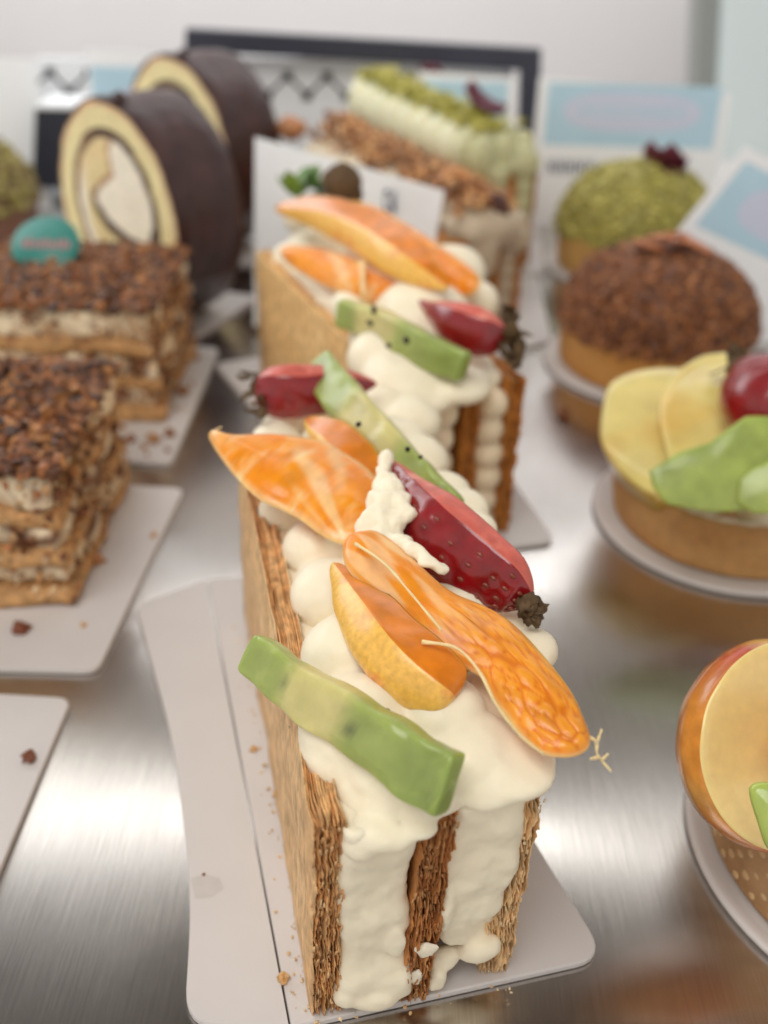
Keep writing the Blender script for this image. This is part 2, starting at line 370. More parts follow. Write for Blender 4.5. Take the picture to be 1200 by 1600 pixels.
def disc(c, r, label, n=72):
    b = MB(); rings = []
    prof = [(r - .12, .02), (r, .06), (r + .03, .14), (r - .02, .19), (r - .12, .2), (r - .28, .15), (r - .35, .14)]
    for (q, z) in prof: rings.append([V3((c[0] + q * math.cos(k * 2 * math.pi / n), c[1] + q * math.sin(k * 2 * math.pi / n), z)) for k in range(n)])
    vs = [p for rg in rings for p in rg]; fs = []
    for i in range(len(prof) - 1):
        for k in range(n): fs.append((i * n + k, i * n + (k + 1) % n, (i + 1) * n + (k + 1) % n, (i + 1) * n + k))
    fs.append(tuple(range(n))[::-1]); fs.append(tuple((len(prof) - 1) * n + k for k in range(n)))
    b.add(vs, fs); return tag(b.build('round_board', 'board'), label, 'cake board', 'round white boards under the tarts')
T1, T2, T3, T4, T5 = V3((10.95, 13.35, 0)), V3((11.05, 26.2, 0)), V3((11.15, 38.2, 0)), V3((12.75, 50.8, 0)), V3((-23.0, 52.0, 0))
disc(T1, 4.2, 'round white board at the lower right under the dotted tart shell with apple')
disc(T2, 4.2, 'round white board under the fruit tart with apple, kiwi and strawberry')
disc(T3, 4.45, 'round white board under the brown crumb domed tart')
disc(T4, 4.4, 'round white board under the green pistachio domed tart')
disc(T5, 4.2, 'round white board under the green and brown tart at the left edge')
# ---------------------------------------------------------------- puff pastry sheets
def pastry_panel(root, x0, x1, L, H, cols, front=0.0, ns=9, lean=0.0, detail=1.0, seed=0.0, zb=0.0, ztop=None, ragged=.16):
    """one leaf-layered panel: thin wavy sheets standing on edge, in the slice's frame (x across, y along, z up)"""
    mb = MB(); W = parent_world(root); th = (x1 - x0) / ns; rnd = random.Random(seed * 10 + 3)
    ny = int(34 * detail); nz = int(112 * detail)
    for i in range(ns):
        xc = x0 + (i + .5) * th; outer = i in (0, ns - 1)
        yf = front + rnd.uniform(-.04, .08) * (1 if not outer else .6); zt = H + (rnd.uniform(-.07, .0) if not outer else .02); hth = th * rnd.uniform(.5, .7)
        base = mixc(cols[0], cols[1], rnd.random()) if not outer else cols[2]
        A = []; tc = []
        for side in (-1, 1):
            for a in range(ny + 1):
                t = (a / ny) ** 2.0; 
                for c in range(nz + 1):
                    z = zb + (zt - zb) * c / nz
                    edge = ragged * n3(z * 1.9, i * 3.1, seed) + ragged * .6 * n3(z * 6, i * 7.7, seed + 2) + .055 * n3(z * 12, i * 9.1, seed) + .03 * n3(z * 22, i * 5.1, seed)
                    y = (yf + edge) * (1 - t) + L * t
                    if c == nz: z += .12 * n3(y * 1.5, i * 5, seed)
                    if c == 0: z = max(zb, z + .05 * n3(y * 2, i * 5, seed))
                    k = 1 - sm(0, 1.2, y)
                    wk = k * (.35 if (outer and i == 0) else 1); wv = .07 * n3(y * .8, z * .7, seed) + .03 * n3(y * 1.3, z * 2.2, seed + i * .3) * (.5 + 1.8 * wk) + .016 * n3(y * 4, z * 6, seed + i) * (.3 + 1.2 * wk) + .02 * wk * wk * n3(y * 3, z * 15, seed + i * 2.7)
                    x = xc + side * hth * (.6 + .4 * min(1, (c / nz) * 6, (nz - c) / nz * 6 + .1)) * (.35 + .65 * sm(0, .12, t * L + .0)) + wv + lean * z
                    A.append(W @ V3((x, y, z)))
                    s = n3(y * 2.2, z * .9, i + seed) * .5 + .5
                    tc.append(mixc(base, cols[3], max(0, s - .35) * 1.1 * (1 if outer else .7)) if not outer or k < .1 else mixc(base, cols[1], (1 - s) * .5 * k))
        n1 = (ny + 1) * (nz + 1); fs = []
        for a in range(ny):
            for c in range(nz):
                q = a * (nz + 1) + c
                fs.append((q, q + 1, q + nz + 2, q + nz + 1)); fs.append((n1 + q, n1 + q + nz + 1, n1 + q + nz + 2, n1 + q + 1))
        for c in range(nz):
            fs.append((c, n1 + c, n1 + c + 1, c + 1)); q = ny * (nz + 1) + c; fs.append((q, q + 1, n1 + q + 1, n1 + q))
        for a in range(ny):
            q = a * (nz + 1); fs.append((q, q + nz + 1, n1 + q + nz + 1, n1 + q)); q += nz; fs.append((q, n1 + q, n1 + q + nz + 1, q + nz + 1))
        mb.add(A, fs, tc)
    # loose flakes on the cut front
    for k in range(int(150 * detail)):
        z = rnd.uniform(zb + .1, H - .05); x = rnd.uniform(x0, x1) + lean * z; y = front + rnd.uniform(-.08, .14)
        w, h = rnd.uniform(.01, .03), rnd.uniform(.03, .11); q = Matrix.Rotation(rnd.uniform(-.22, .22), 3, 'Y') @ Matrix.Rotation(rnd.uniform(-1.2, 1.2), 3, 'Z') @ Matrix.Rotation(rnd.uniform(-.25, .25), 3, 'X')
        t_ = .01; vs = []
        for (a, bb, cc) in ((-w, -t_, -h), (w, -t_, -h * .7), (w * .6, -t_, h), (-w * .8, -t_, h * .6), (-w, t_, -h), (w, t_, -h * .7), (w * .6, t_, h), (-w * .8, t_, h * .6)):
            vs.append(W @ (V3((x, y, z)) + q @ V3((a, bb, cc))))
        mb.add(vs, [(0, 1, 2, 3), (7, 6, 5, 4), (0, 4, 5, 1), (1, 5, 6, 2), (2, 6, 7, 3), (3, 7, 4, 0)], mixc(cols[0], cols[3], rnd.random()))
    return mb.build('pastry_layer', 'pastry', root)
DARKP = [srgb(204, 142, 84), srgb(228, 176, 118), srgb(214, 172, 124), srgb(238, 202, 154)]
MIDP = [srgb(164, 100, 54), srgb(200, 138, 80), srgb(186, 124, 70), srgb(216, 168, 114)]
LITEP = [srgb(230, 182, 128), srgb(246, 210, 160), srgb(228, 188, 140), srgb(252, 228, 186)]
# ================================================================ FRONT FRUIT SLICE
FL, FR_ = G(486, 1581, ZB), G(800, 1528, ZB)
O1 = (FL + FR_) / 2; A1 = math.radians(13.8); W1 = (FR_ - FL).length; L1 = 11.4
#print('P1', FL, FR_, math.degrees(A1), W1)
GF = 'fruit topped puff pastry slices'
s1 = thing('fruit_pastry_slice', O1, 'nearest cream and puff pastry slice, topped with kiwi, orange, apple and a cream smeared strawberry', 'cake slice', A1, GF)
hw = W1 / 2
PT = 5.0
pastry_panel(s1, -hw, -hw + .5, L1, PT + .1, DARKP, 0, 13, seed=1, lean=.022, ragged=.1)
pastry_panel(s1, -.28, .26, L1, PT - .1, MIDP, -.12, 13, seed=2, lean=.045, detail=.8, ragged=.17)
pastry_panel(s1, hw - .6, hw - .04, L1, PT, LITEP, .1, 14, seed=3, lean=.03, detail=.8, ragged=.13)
def S1(x, y, z): return parent_world(s1) @ V3((x, y, z))
# cream between the panels
b = MB()
rnd = random.Random(5)
def cream_col(b, xa, xb, z0, z1, front, n, S, lean=0, L=11, bulge=.0):
    for i in range(n):
        z = lerp(z0, z1, (i + .5) / n); x = (xa + xb) / 2 + lean * z
        blob(b, S(x + rnd.uniform(-.06, .06), front + .42 + rnd.uniform(-.06, .1), z), ((xb - xa) * .60, .52, (z1 - z0) / n * .85), sub=3, rot=Matrix.Rotation(A1, 3, 'Z'))
    Mx = Matrix.Identity(4)
    vs = []
    for (x, y, z) in ((xa, front + .4, z0), (xb, front + .4, z0), (xb, L, z0), (xa, L, z0), (xa, front + .4, z1), (xb, front + .4, z1), (xb, L, z1), (xa, L, z1)):
        vs.append(S(x + lean * z, y, z))
    b.add(vs, [(0, 3, 2, 1), (4, 5, 6, 7), (0, 1, 5, 4), (1, 2, 6, 5), (2, 3, 7, 6), (3, 0, 4, 7)])
def smear(xa, xb, z0, z1, front, lean, prof, seed):
    """cream spread between two panels: one slab whose cut front is smeared and dented"""
    b = MB(); nx, nz = 26, 90; vs = []; n = (nx + 1) * (nz + 1); fs = []
    for back in (0, 1):
        for i in range(nx + 1):
            for j in range(nz + 1):
                s_, t_ = i / nx * 2 - 1, j / nz; z = lerp(z0, z1, t_); pw, pb, px_ = prof(t_)
                x = (xa + xb) / 2 + lean * z + px_ + s_ * (xb - xa) / 2 * (pw + .05 + .07 * n3(z * 1.6, seed, s_ > 0) + .03 * n3(z * 4, seed, s_ > 0))
                y = front + .13 * abs(s_) ** 7.0 - pb + .13 * n3(x * .9, z * .8, seed + 5) + .05 * n3(x * 2.6, z * 2.2, seed + 9) + .02 * n3(x * 9, z * 4, seed + 3)
                if t_ < .05: y += (.05 - t_) * 9
                vs.append(S1(x, y if not back else L1 - .3, z))
    for i in range(nx):
        for j in range(nz):
            q = i * (nz + 1) + j; fs += [(q, q + nz + 1, q + nz + 2, q + 1), (n + q, n + q + 1, n + q + nz + 2, n + q + nz + 1)]
    for j in range(nz): q = nx * (nz + 1) + j; fs += [(j, j + 1, n + j + 1, n + j), (q, n + q, n + q + 1, q + 1)]
    for i in range(nx): q = i * (nz + 1); r_ = q + nz; fs += [(q, n + q, n + q + nz + 1, q + nz + 1), (r_, r_ + nz + 1, n + r_ + nz + 1, n + r_)]
    b.add(vs, fs); return b
b = smear(-hw + .5, -.2, .14, 4.95, -.08, .008, lambda t: (1 + .12 * sm(.25, .05, t) - .05 * sm(.5, .8, t), .16 * sm(.3, .06, t) + .1 * sm(.75, .95, t), .04 * math.sin(t * 7)), 1.0)
blob(b, S1(-.80, -.08, .42), (.5, .26, .3), sub=3); blob(b, S1(-.42, -.12, 1.9), (.2, .1, .45), sub=3)
remeshed(b, 'cream_layer', 'cream', s1, .045, 3, .5, amp=.05, fr=1.4, amp2=.018, fr2=4.5)
b = smear(.28, hw - .4, .95, 4.95, .04, .035, lambda t: (.92 + .2 * sm(.3, .6, t) * sm(1, .7, t) - .2 * sm(.2, 0, t), .12 * sm(.2, .5, t) - .1 * sm(.3, 0, t), .08 * sm(.5, 0, t)), 4.0)
blob(b, S1(1.2, .1, .92), (.42, .26, .3), sub=3, rot=Matrix.Rotation(-.5, 3, 'Y')); blob(b, S1(.1, -.16, 1.62), (.2, .07, .22), sub=3, amp=.7, fr=1.5); blob(b, S1(-.02, -.14, .8), (.13, .06, .26), sub=3, amp=.7, fr=1.5)
blob(b, S1(.42, .12, .36), (.2, .3, .4), sub=3, amp=.4); blob(b, S1(.46, -.02, 2.4), (.14, .16, .6), sub=3, amp=.3); blob(b, S1(.62, .25, .6), (.3, .2, .3), sub=3, amp=.3)
remeshed(b, 'cream_layer', 'cream', s1, .045, 3, .5, amp=.05, fr=1.6, amp2=.02, fr2=4.5)
# cream on top
def cream_px(b, L, fz=.78):
    for (u, v, z, r, *q) in L:
        p = G(u, v, z); rc = r * dep(p) / FPX; f = q[0] if q else fz
        blob(b, p, (rc, rc * (q[1] if len(q) > 1 else 1), rc * f), sub=3)
b = MB()
cream_px(b, [(448, 800, 5.2, 44, .9), (492, 860, 5.25, 54, .9), (517, 932, 5.3, 66, .9), (552, 1030, 5.4, 84, .85), (562, 1135, 5.4, 96, .8), (545, 1170, 5.2, 74), (620, 1190, 5.35, 84, .62), (672, 1215, 5.3, 66, .6),
             (655, 1250, 5.15, 42, .7), (600, 1245, 5.1, 46, .7), (566, 1262, 4.9, 36, .9), (556, 1232, 5.05, 34, .9), (735, 1170, 5.5, 78, .55), (792, 1190, 5.45, 80, .42), (760, 1215, 5.35, 62, .5), (690, 1110, 5.7, 70, .7), (640, 1020, 5.6, 80),
             (828, 1015, 5.35, 42), (800, 975, 5.35, 40), (845, 1060, 5.3, 30), (742, 828, 5.35, 34), (765, 880, 5.3, 30), (720, 950, 5.6, 60), (600, 900, 5.6, 70), (660, 850, 5.6, 60), (560, 790, 5.5, 60),
             (500, 740, 5.4, 50), (625, 760, 5.5, 55), (430, 690, 5.2, 40), (445, 665, 5.2, 34), (520, 690, 5.3, 50), (640, 660, 5.1, 50), (620, 690, 5.3, 50), (600, 640, 5.2, 44), (590, 700, 5.3, 60), (650, 720, 5.3, 50), (690, 770, 5.3, 44), (720, 800, 5.3, 44), (700, 840, 5.5, 50), (470, 650, 5.2, 40), (560, 660, 5.2, 44), (560, 840, 5.6, 60), (770, 1090, 5.4, 60, .6)])
for y in np.arange(.6, 11.2, .5): blob(b, S1(rnd.uniform(-.1, .4), y, 4.95), (1.15, .55, .5), sub=3, rot=Matrix.Rotation(A1, 3, 'Z'))
blob(b, S1(-.75, -.05, 4.72), (.6, .34, .3), sub=3, rot=Matrix.Rotation(.12, 3, 'Y')); blob(b, S1(-1.0, -.04, 4.6), (.34, .28, .36), sub=3); blob(b, S1(-.2, -.12, 4.8), (.35, .25, .18), sub=3)
remeshed(b, 'cream_topping', 'cream', s1, .05, 9, .6, amp=.06, fr=1.1, amp2=.014, fr2=4)
# fruit
KC = [srgb(146, 162, 86), srgb(162, 174, 98), srgb(206, 196, 134), srgb(192, 198, 112)]
def kiwi(root, st, phi, depth, core=(.38, .62), seg=110, seeds=(), ends=(40, 40), label=None, amp=.03, p=6, bright=1.0, spots=()):
    mb = MB()
    def tf(t, s):
        d = max(core[0] - t, t - core[1])
        c = mixc(KC[2], KC[1], sm(-.02, .05, d)); c = mixc(c, KC[0], sm(.1, .35, d))
        if -.01 < d < .09: c = mixc(c, srgb(150, 160, 86), .25 + .3 * n3(t * 60, s[0] * 5))
        if s[1] > .3:
            for (t0, a0, r0) in spots:
                c = mixc(c, srgb(78, 84, 62), .75 * sm(r0, .2 * r0, math.hypot((t - t0) * 2.6, (s[0] - a0) * .55) + .02 * n3(t * 40, s[0] * 9)))
        return tuple(x * bright for x in c)
    loft(mb, st, sec_super(72, p), phi=phi, seg=seg, endn=ends, tint=tf, depth=depth, amp=amp, fr=1.6, relief=lambda t, a, b, x, y: .04 * n3(x * 2.4, y * 3) + .012 * n3(x * 9, y * 9))
    for (u, v, z, r) in seeds:
        q = G(u, v, z); blob(mb, q, (r, r * .6, r * .7), sub=2, rot=rotm(), mi=1)
    return mb.build('kiwi_slice', ['kiwi', 'seed'], root, label=label)
kiwi(s1, [(390, 1018, 6.05, 31), (450, 1064, 6.1, 38), (560, 1140, 6.15, 46), (650, 1196, 6.2, 50), (706, 1228, 6.25, 51)], .35, .5, (.28, .46), label='thick pale green kiwi piece lying across the front of the cream', amp=.08,
     seeds=((604, 1110, 6.36, .06), (452, 1136, 6.3, .02)), spots=((.27, -.1, .09), (.27, -.35, .06), (.5, .05, .09)))
kiwi(s1, [(497, 568, 6.7, 26), (530, 615, 6.6, 32), (590, 680, 6.45, 30), (650, 745, 6.2, 29), (712, 800, 5.95, 25)], .15, .5, (.35, .62), amp=.05,
     seeds=((560, 663, 7.08, .09), (637, 702, 6.92, .09), (657, 714, 6.8, .07)), label='long kiwi piece slanting across the back of the slice')
OR = [srgb(248, 160, 28), srgb(238, 138, 12), srgb(250, 170, 60)]
def vesicle(x, y, sx=2.0, sy=4.5):
    d, _ = noise.voronoi(V3((x * sx + .35 * n3(x * 2, y * 2), y * sy, 0))); return d[1] - d[0]
def sec_lens(n=80, low=.45, pw=.75):
    o = []
    for k in range(n):
        a = 2 * math.pi * k / n; c, s_ = math.cos(a), math.sin(a); h = abs(s_) ** (2 * pw); o.append((c, h if s_ > 0 else -h * low, 0))
    return o
def orange(root, st, phi, depth, mat='orange', label=None, sec=None, seg=150, ends=(5, 5), amp=.05, strings=(), string_r=.035, cells=None, fan=None, n=80):
    mb = MB()
    def tf(t, s_):
        c = mixc(OR[0], OR[1], n3(t * 6, s_[0] * 2) * .8 + .4)
        if cells and s_[1] > 0:
            k = sm(cells[0], cells[1], t); v = vesicle(t * cells[2], s_[0] * cells[3]); c = mixc(c, mixc(srgb(252, 160, 58), srgb(216, 112, 34), sm(.12, .0, v)), .75 * k)
            c = mixc(c, srgb(255, 205, 150), (1 - k) * .5 * sm(.0, .5, n3(t * 6, s_[0] * 4, 3)))
        if fan and s_[1] > 0:
            q = math.atan2(s_[0] - fan[1], (t - fan[0]) * 2.2); c = mixc(c, srgb(255, 206, 140), .6 * sm(.15, .5, n3(q * 6.5, math.hypot(s_[0] - fan[1], t - fan[0]) * 1.2, 7)))
        return mixc(c, srgb(255, 206, 130), sm(.93, 1, abs(s_[0])) * .4)
    def rl(t, a, b, x, y):
        if b <= 0: return 0
        r = .03 * n3(x * 1.4, y * 2.2, 4) * 1.5
        if cells: r += sm(cells[0], cells[1], t) * .035 * (sm(0, .35, vesicle(t * cells[2], a * cells[3])) - .5) + .008 * n3(x * 5, y * 5)
        if fan: q = math.atan2(a - fan[1], (t - fan[0]) * 2.2); r += .03 * n3(q * 6.5, math.hypot(a - fan[1], t - fan[0]) * 1.2, 7)
        return r * min(1, (1 - abs(a)) * 5)
    loft(mb, st, sec or sec_lens(n), phi=phi, seg=seg, endn=ends, tint=tf, depth=depth, amp=amp, fr=1.6, relief=rl)
    o = mb.build('orange_segment', mat, root, label=label)
    if strings:
        sb = MB()
        for L in strings: tube(sb, [G(*q) for q in L], string_r, string_r * .5, 7, seg=26, wob=.6)
        sb.build('pith_thread', 'pith', o)
    return o
def p3(a, b_, c):
    A, B, C_ = G(*a), G(*b_), G(*c); n = (B - A).cross(C_ - A).normalized(); return A, (n if n.dot(CAM - A) > 0 else -n)
def segment(root, outline, centre, plane, H, label=None, cells=None, streak=None, mat='orange', rings=34, dens=5, strings=(), string_r=.035, under=.6, rim=.12):
    """citrus segment: outline on a tilted plane, thin at the membrane edge, swelling to height H over its middle line"""
    A, n = plane
    def pj(u, v):
        d = FW + CR * ((u - 600) / FPX) + CU * ((800 - v) / FPX); return CAM + d * ((A - CAM).dot(n) / d.dot(n))
    P = [pj(*q) for q in outline]; m = len(P); Q = []
    for i in range(m):
        for j in range(dens):
            f = j / dens; p0, p1, p2, p3_ = P[i - 1], P[i], P[(i + 1) % m], P[(i + 2) % m]
            Q.append(.5 * ((2 * p1) + (p2 - p0) * f + (2 * p0 - 5 * p1 + 4 * p2 - p3_) * f * f + (3 * p1 - p0 - 3 * p2 + p3_) * f ** 3))
    K = [pj(*q) for q in centre]
    def near(p):
        best = None
        for i in range(len(K) - 1):
            e = K[i + 1] - K[i]; t = max(0, min(1, (p - K[i]).dot(e) / e.dot(e))); c = K[i] + e * t
            if best is None or (p - c).length < best[0]: best = ((p - c).length, c)
        return best[1]
    N = len(Q); ax = (K[-1] - K[0]).normalized(); ay = n.cross(ax); Md = [near(p) for p in Q]; Lx = (K[-1] - K[0]).length
    Md = [(Md[i - 2] + Md[i - 1] + Md[i] + Md[(i + 1) % N] + Md[(i + 2) % N]) / 5 for i in range(N)]
    vs = []; tn = []; lc = []; fs = []; so = pj(*streak) if streak else None; sd = random.uniform(0, 50)
    for side in (1, -1):
        for r in range(rings + 1):
            f = (r / rings) ** 1.3
            for i in range(N):
                p = Q[i].lerp(Md[i], f); x = (p - K[0]).dot(ax); y = (p - K[0]).dot(ay); e = sm(0, .25, f)
                h = H * (1 - (1 - f) ** 2.0) ** .62 * (1 if side > 0 else -under)
                h += (.05 * n3(x * 1.1, y * 1.6, sd)) * e
                c = mixc(OR[0], OR[1], .5 + .7 * n3(x * 1.3, y * 2.2, sd))
                if side > 0 and cells:
                    k = sm(cells[0], cells[1], x / Lx) * e; v = vesicle(x, y, cells[2], cells[3]); h += k * .03 * sm(0, .4, v)
                    c = mixc(c, mixc(srgb(244, 160, 44), srgb(216, 114, 16), sm(.14, .0, v)), .8 * k)
                    w_ = (1 - sm(cells[0] - .1, cells[1] + .25, x / Lx)) * sm(.0, .3, n3(x * .9, y * 4.5, 3) + .1); c = mixc(c, srgb(255, 212, 160), .6 * w_ * e)
                if side > 0 and so is not None:
                    q = math.atan2((p - so).dot(ay), (p - so).dot(ax)); rr_ = (p - so).length; st = n3(q * 5.5 + .5 * n3(rr_ * .8, 5), rr_ * .25, 7)
                    h += .035 * st * e; c = mixc(c, srgb(255, 214, 158), .7 * sm(.08, .42, st) * e); c = mixc(c, srgb(242, 142, 14), .7 * sm(-.05, -.4, st))
                c = mixc(srgb(255, 214, 160), c, sm(0, rim, f) * .6 + .4)
                vs.append(p + n * h); tn.append(c); lc.append((x, y, sd))
    T_ = (rings + 1) * N
    for o in (0, T_):
        for r in range(rings):
            for i in range(N): fs.append((o + r * N + i, o + r * N + (i + 1) % N, o + (r + 1) * N + (i + 1) % N, o + (r + 1) * N + i))
    for i in range(N): fs.append((i, T_ + i, T_ + (i + 1) % N, (i + 1) % N))
    mb = MB(); mb.add(vs, fs, tn, 0, lc); mb.rc = False; o = mb.build('orange_segment', mat, root, label=label)
    bm = bmesh.new(); bm.from_mesh(o.data); bmesh.ops.remove_doubles(bm, verts=bm.verts, dist=.0015); bmesh.ops.recalc_face_normals(bm, faces=bm.faces); bm.to_mesh(o.data); bm.free()
    if strings:
        sb = MB()
        for L_ in strings: tube(sb, [G(*q) for q in L_], string_r, string_r * .5, 7, seg=26, wob=.6)
        sb.build('pith_thread', 'pith', o)
    return o
def fruit_wedge(root, st, phi, sec, mats, mi, name, depth=1.0, ends=(3, 3), label=None, seg=50, amp=.03, tint=None, extra=None):
    mb = MB(); loft(mb, st, sec, phi=phi, seg=seg, endn=ends, depth=depth, mi=mi, amp=amp, fr=1.8, tint=tint)
    if extra: extra(mb)
    return mb.build(name, mats, root, label=label)
segment(s1, [(535, 855), (545, 838), (566, 831), (594, 833), (640, 868), (700, 922), (762, 950), (805, 978), (852, 1028), (892, 1080), (912, 1122), (922, 1152), (917, 1172), (893, 1183), (856, 1181), (832, 1168), (810, 1146), (788, 1116), (770, 1095), (752, 1060), (730, 1046), (690, 1024), (642, 990), (590, 942), (552, 902), (538, 880)],
        [(570, 862), (640, 915), (740, 985), (830, 1070), (885, 1150)], p3((546, 842, 6.75), (905, 1160, 6.2), (800, 960, 6.6)), .2, cells=(.32, .5, 3.1, 5.2),
        label='large orange segment with torn membrane along the front right of the topping', strings=[
           [(660, 1003, 6.75), (712, 1012, 6.85), (748, 1048, 6.85), (775, 1100, 6.8), (812, 1148, 6.6), (852, 1180, 6.4)], [(556, 850, 7.0), (600, 880, 7.22), (640, 925, 7.3), (690, 985, 7.2)],
           [(918, 1150, 6.2), (932, 1160, 6.2), (934, 1180, 6.15), (955, 1205, 6.1)], [(932, 1163, 6.2), (940, 1140, 6.2)], [(934, 1183, 6.15), (922, 1186, 6.1)], [(940, 1188, 6.15), (950, 1178, 6.15)]])
fruit_wedge(s1, [(520, 880, 6.35, 20), (558, 938, 6.45, 44), (606, 1003, 6.45, 58), (655, 1052, 6.3, 62), (712, 1092, 6.15, 52)], .0, sec_ridge(-.12, .75), ['appleskin', 'peachflesh'], lambda a, c: 0 if (a[2] == 1 and c[2] == 1) else 1,
            'apple_wedge', depth=.72, ends=(3, 12), label='yellow apple wedge with freckled skin leaning under the orange segment')
def achenes(st_px, seed, n=26, r=.045):
    def f(mb):
        rr = random.Random(seed)
        for (u, v, z) in st_px:
            p = G(u, v, z); blob(mb, p, (r * .7, r * .5, r), sub=2, rot=rotm(), mi=2)
    return f
# strawberry wedge D: red side toward the viewer, pink cut face along the upper right
def strawberry(root, st, phi, depth, label=None, grid=(9, 4), ends=(2.2, 5), seg=90, seedr=.05, sec=None, ridge=(-.55, .85), eb=.3):
    mb = MB(); full = sec is not None; m = 30; sec = sec or sec_ridge(ridge[0], ridge[1], -1, eb, m=m)
    loft(mb, st, sec, phi=phi, seg=seg, endn=ends, depth=depth, mi=lambda a, c: 0 if (a[2] == 1 and c[2] == 1) else 1, amp=.05, fr=1.6)
    n = len(sec); vs = [v.copy() for v in mb.V]; step = max(2, seg // grid[0]); pts = []
    if not full or True:
        for ii, i in enumerate(range(5, seg - 4, step)):
            for j in range(2 + (3 if ii % 2 else 0), m - 2, 6):
                k = min(i * n + j + random.choice((-1, 0, 1)), i * n + m - 1); i2 = min(seg - 3, max(3, i + random.choice((-1, 0, 1)))); k += (i2 - i) * n
                if seedr < .01 or (vs[i2 * n] - vs[i2 * n + m // 2]).length < .22: continue
                p = vs[k]; e1 = (vs[k + n] - p).normalized(); e2 = (vs[k + 1] - p).normalized(); nn = e1.cross(e2).normalized()
                cc = sum((vs[i2 * n + q] for q in range(n)), V3()) / n
                if nn.dot(p - cc) < 0: nn = -nn
                e2 = nn.cross(e1); pts.append((p, e1, e2, nn))
    # little pits for the seeds
    for q in range(len(mb.V)):
        v = mb.V[q]
        for (p, e1, e2, nn) in pts:
            d = (v - p).length
            if d < seedr * 2.6: v = v - nn * (.04 * (1 - d / (seedr * 2.6)) ** 1.0)
        mb.V[q] = v
    for (p, e1, e2, nn) in pts: blob(mb, p - nn * (.03), (seedr, seedr * .6, seedr * .42), sub=2, rot=Matrix((e1, e2, nn)).transposed(), mi=2)
    return mb.build('strawberry_wedge', ['straw', 'strawcut', 'strawseed'], root, label=label)
def leafbits(root, pts, size, n, name='calyx', mat='calyx', spread=.3, seed=1, core=0):
    mb = MB(); rr = random.Random(seed)
    if core:
        for p in pts: blob(mb, p, (core, core * 1.1, core * 1.2), sub=3, amp=.8, fr=2.2)
    for p in pts:
        for k in range(n):
            a = rr.uniform(0, 6.28); el = rr.uniform(-.4, 1.2); d = V3((math.cos(a) * math.cos(el), math.sin(a) * math.cos(el), math.sin(el)))
            s = V3(p) + d * rr.uniform(0, spread * .3); L = size * rr.uniform(.6, 1.2); side = d.cross(V3((0, 0, 1))).normalized() * L * .38; nn = d.cross(side).normalized()
            rows = []
            for i in range(6):
                t = i / 5; w = math.sin(math.pi * min(1, t * .9 + .12)) ; c = s + d * L * t + nn * L * .25 * math.sin(t * 2.5 + k) 
                for q in (-1, 0, 1): rows.append(c + side * w * q + nn * (.04 * L * (1 - abs(q))))
            th = nn * .02
            vs = rows + [r - th for r in rows]; fs = []
            for i in range(5):
                for q in range(2):
                    a0 = i * 3 + q; fs.append((a0, a0 + 1, a0 + 4, a0 + 3)); fs.append((18 + a0, 18 + a0 + 3, 18 + a0 + 4, 18 + a0 + 1))
                fs.append((i * 3, i * 3 + 3, 18 + i * 3 + 3, 18 + i * 3)); fs.append((i * 3 + 2, 18 + i * 3 + 2, 18 + i * 3 + 5, i * 3 + 5))
            mb.add(vs, fs)
    return mb.build(name, mat, root)
sd = strawberry(s1, [(602, 712, 6.85, 14), (628, 765, 6.75, 40), (672, 822, 6.6, 58), (735, 876, 6.4, 62), (792, 915, 6.25, 52), (828, 940, 6.1, 34)], .0, .75, label='strawberry wedge with white cream smeared over its tip', seedr=.068, grid=(15, 4), ridge=(-.6, .9), eb=.4)
leafbits(sd, [G(824, 946, 6.15), G(834, 950, 6.05), G(830, 960, 6.0)], .19, 12, seed=4, core=.19)
b = MB(); cream_px(b, [(603, 716, 7.0, 15, 1), (600, 735, 7.0, 16, 1), (606, 755, 7.0, 20, 1), (600, 785, 6.9, 28, .9), (625, 782, 6.98, 20, .8), (640, 800, 6.95, 16, .7), (592, 815, 6.75, 30, .9), (618, 812, 6.85, 22, .7), (648, 862, 6.8, 16, .5), (668, 876, 6.8, 18, .5), (690, 890, 6.7, 13, .5), (610, 765, 7.0, 22, .9), (585, 830, 6.6, 32, .8), (600, 845, 6.6, 34, .7), (630, 850, 6.75, 18, .6)])
tube(b, [G(603, 718, 6.95), G(598, 750, 6.95), G(600, 790, 6.85), G(588, 835, 6.6)], .12, .34, 12); tube(b, [G(604, 760, 7.0), G(630, 790, 6.98), G(650, 808, 6.9)], .2, .12, 12); tube(b, [G(600, 845, 6.65), G(640, 856, 6.8), G(672, 878, 6.8), G(698, 898, 6.65)], .2, .07, 12)
remeshed(b, 'cream_smear', 'cream', sd, .04, 24, .7, amp=.06, fr=3.5, amp2=.025, fr2=9)
# rear group
sf = strawberry(s1, [(402, 606, 6.3, 34), (440, 612, 6.35, 42), (490, 610, 6.35, 40), (545, 603, 6.3, 28), (588, 600, 6.25, 12)], .0, .75, label='strawberry wedge at the far end, its dry leaf end pointing left', ends=(6, 2.2), seedr=.035, grid=(6, 4))
leafbits(sf, [G(392, 590, 6.3), G(400, 615, 6.2), G(408, 634, 6.1)], .35, 7, seed=9)
segment(s1, [(326, 684), (333, 677), (360, 684), (420, 680), (472, 684), (512, 693), (548, 714), (578, 736), (594, 760), (592, 805), (574, 850), (548, 853), (520, 846), (495, 832), (468, 812), (438, 796), (404, 780), (372, 750), (345, 716)],
        [(352, 696), (430, 728), (510, 768), (560, 800)], p3((330, 682, 6.75), (590, 800, 6.3), (560, 715, 6.6)), .26, streak=(548, 885), mat='orangesoft', rim=.2,
        label='broad orange segment hanging out over the left side', strings=[[(332, 686, 6.8), (333, 674, 6.85), (346, 667, 6.85)]], string_r=.03)
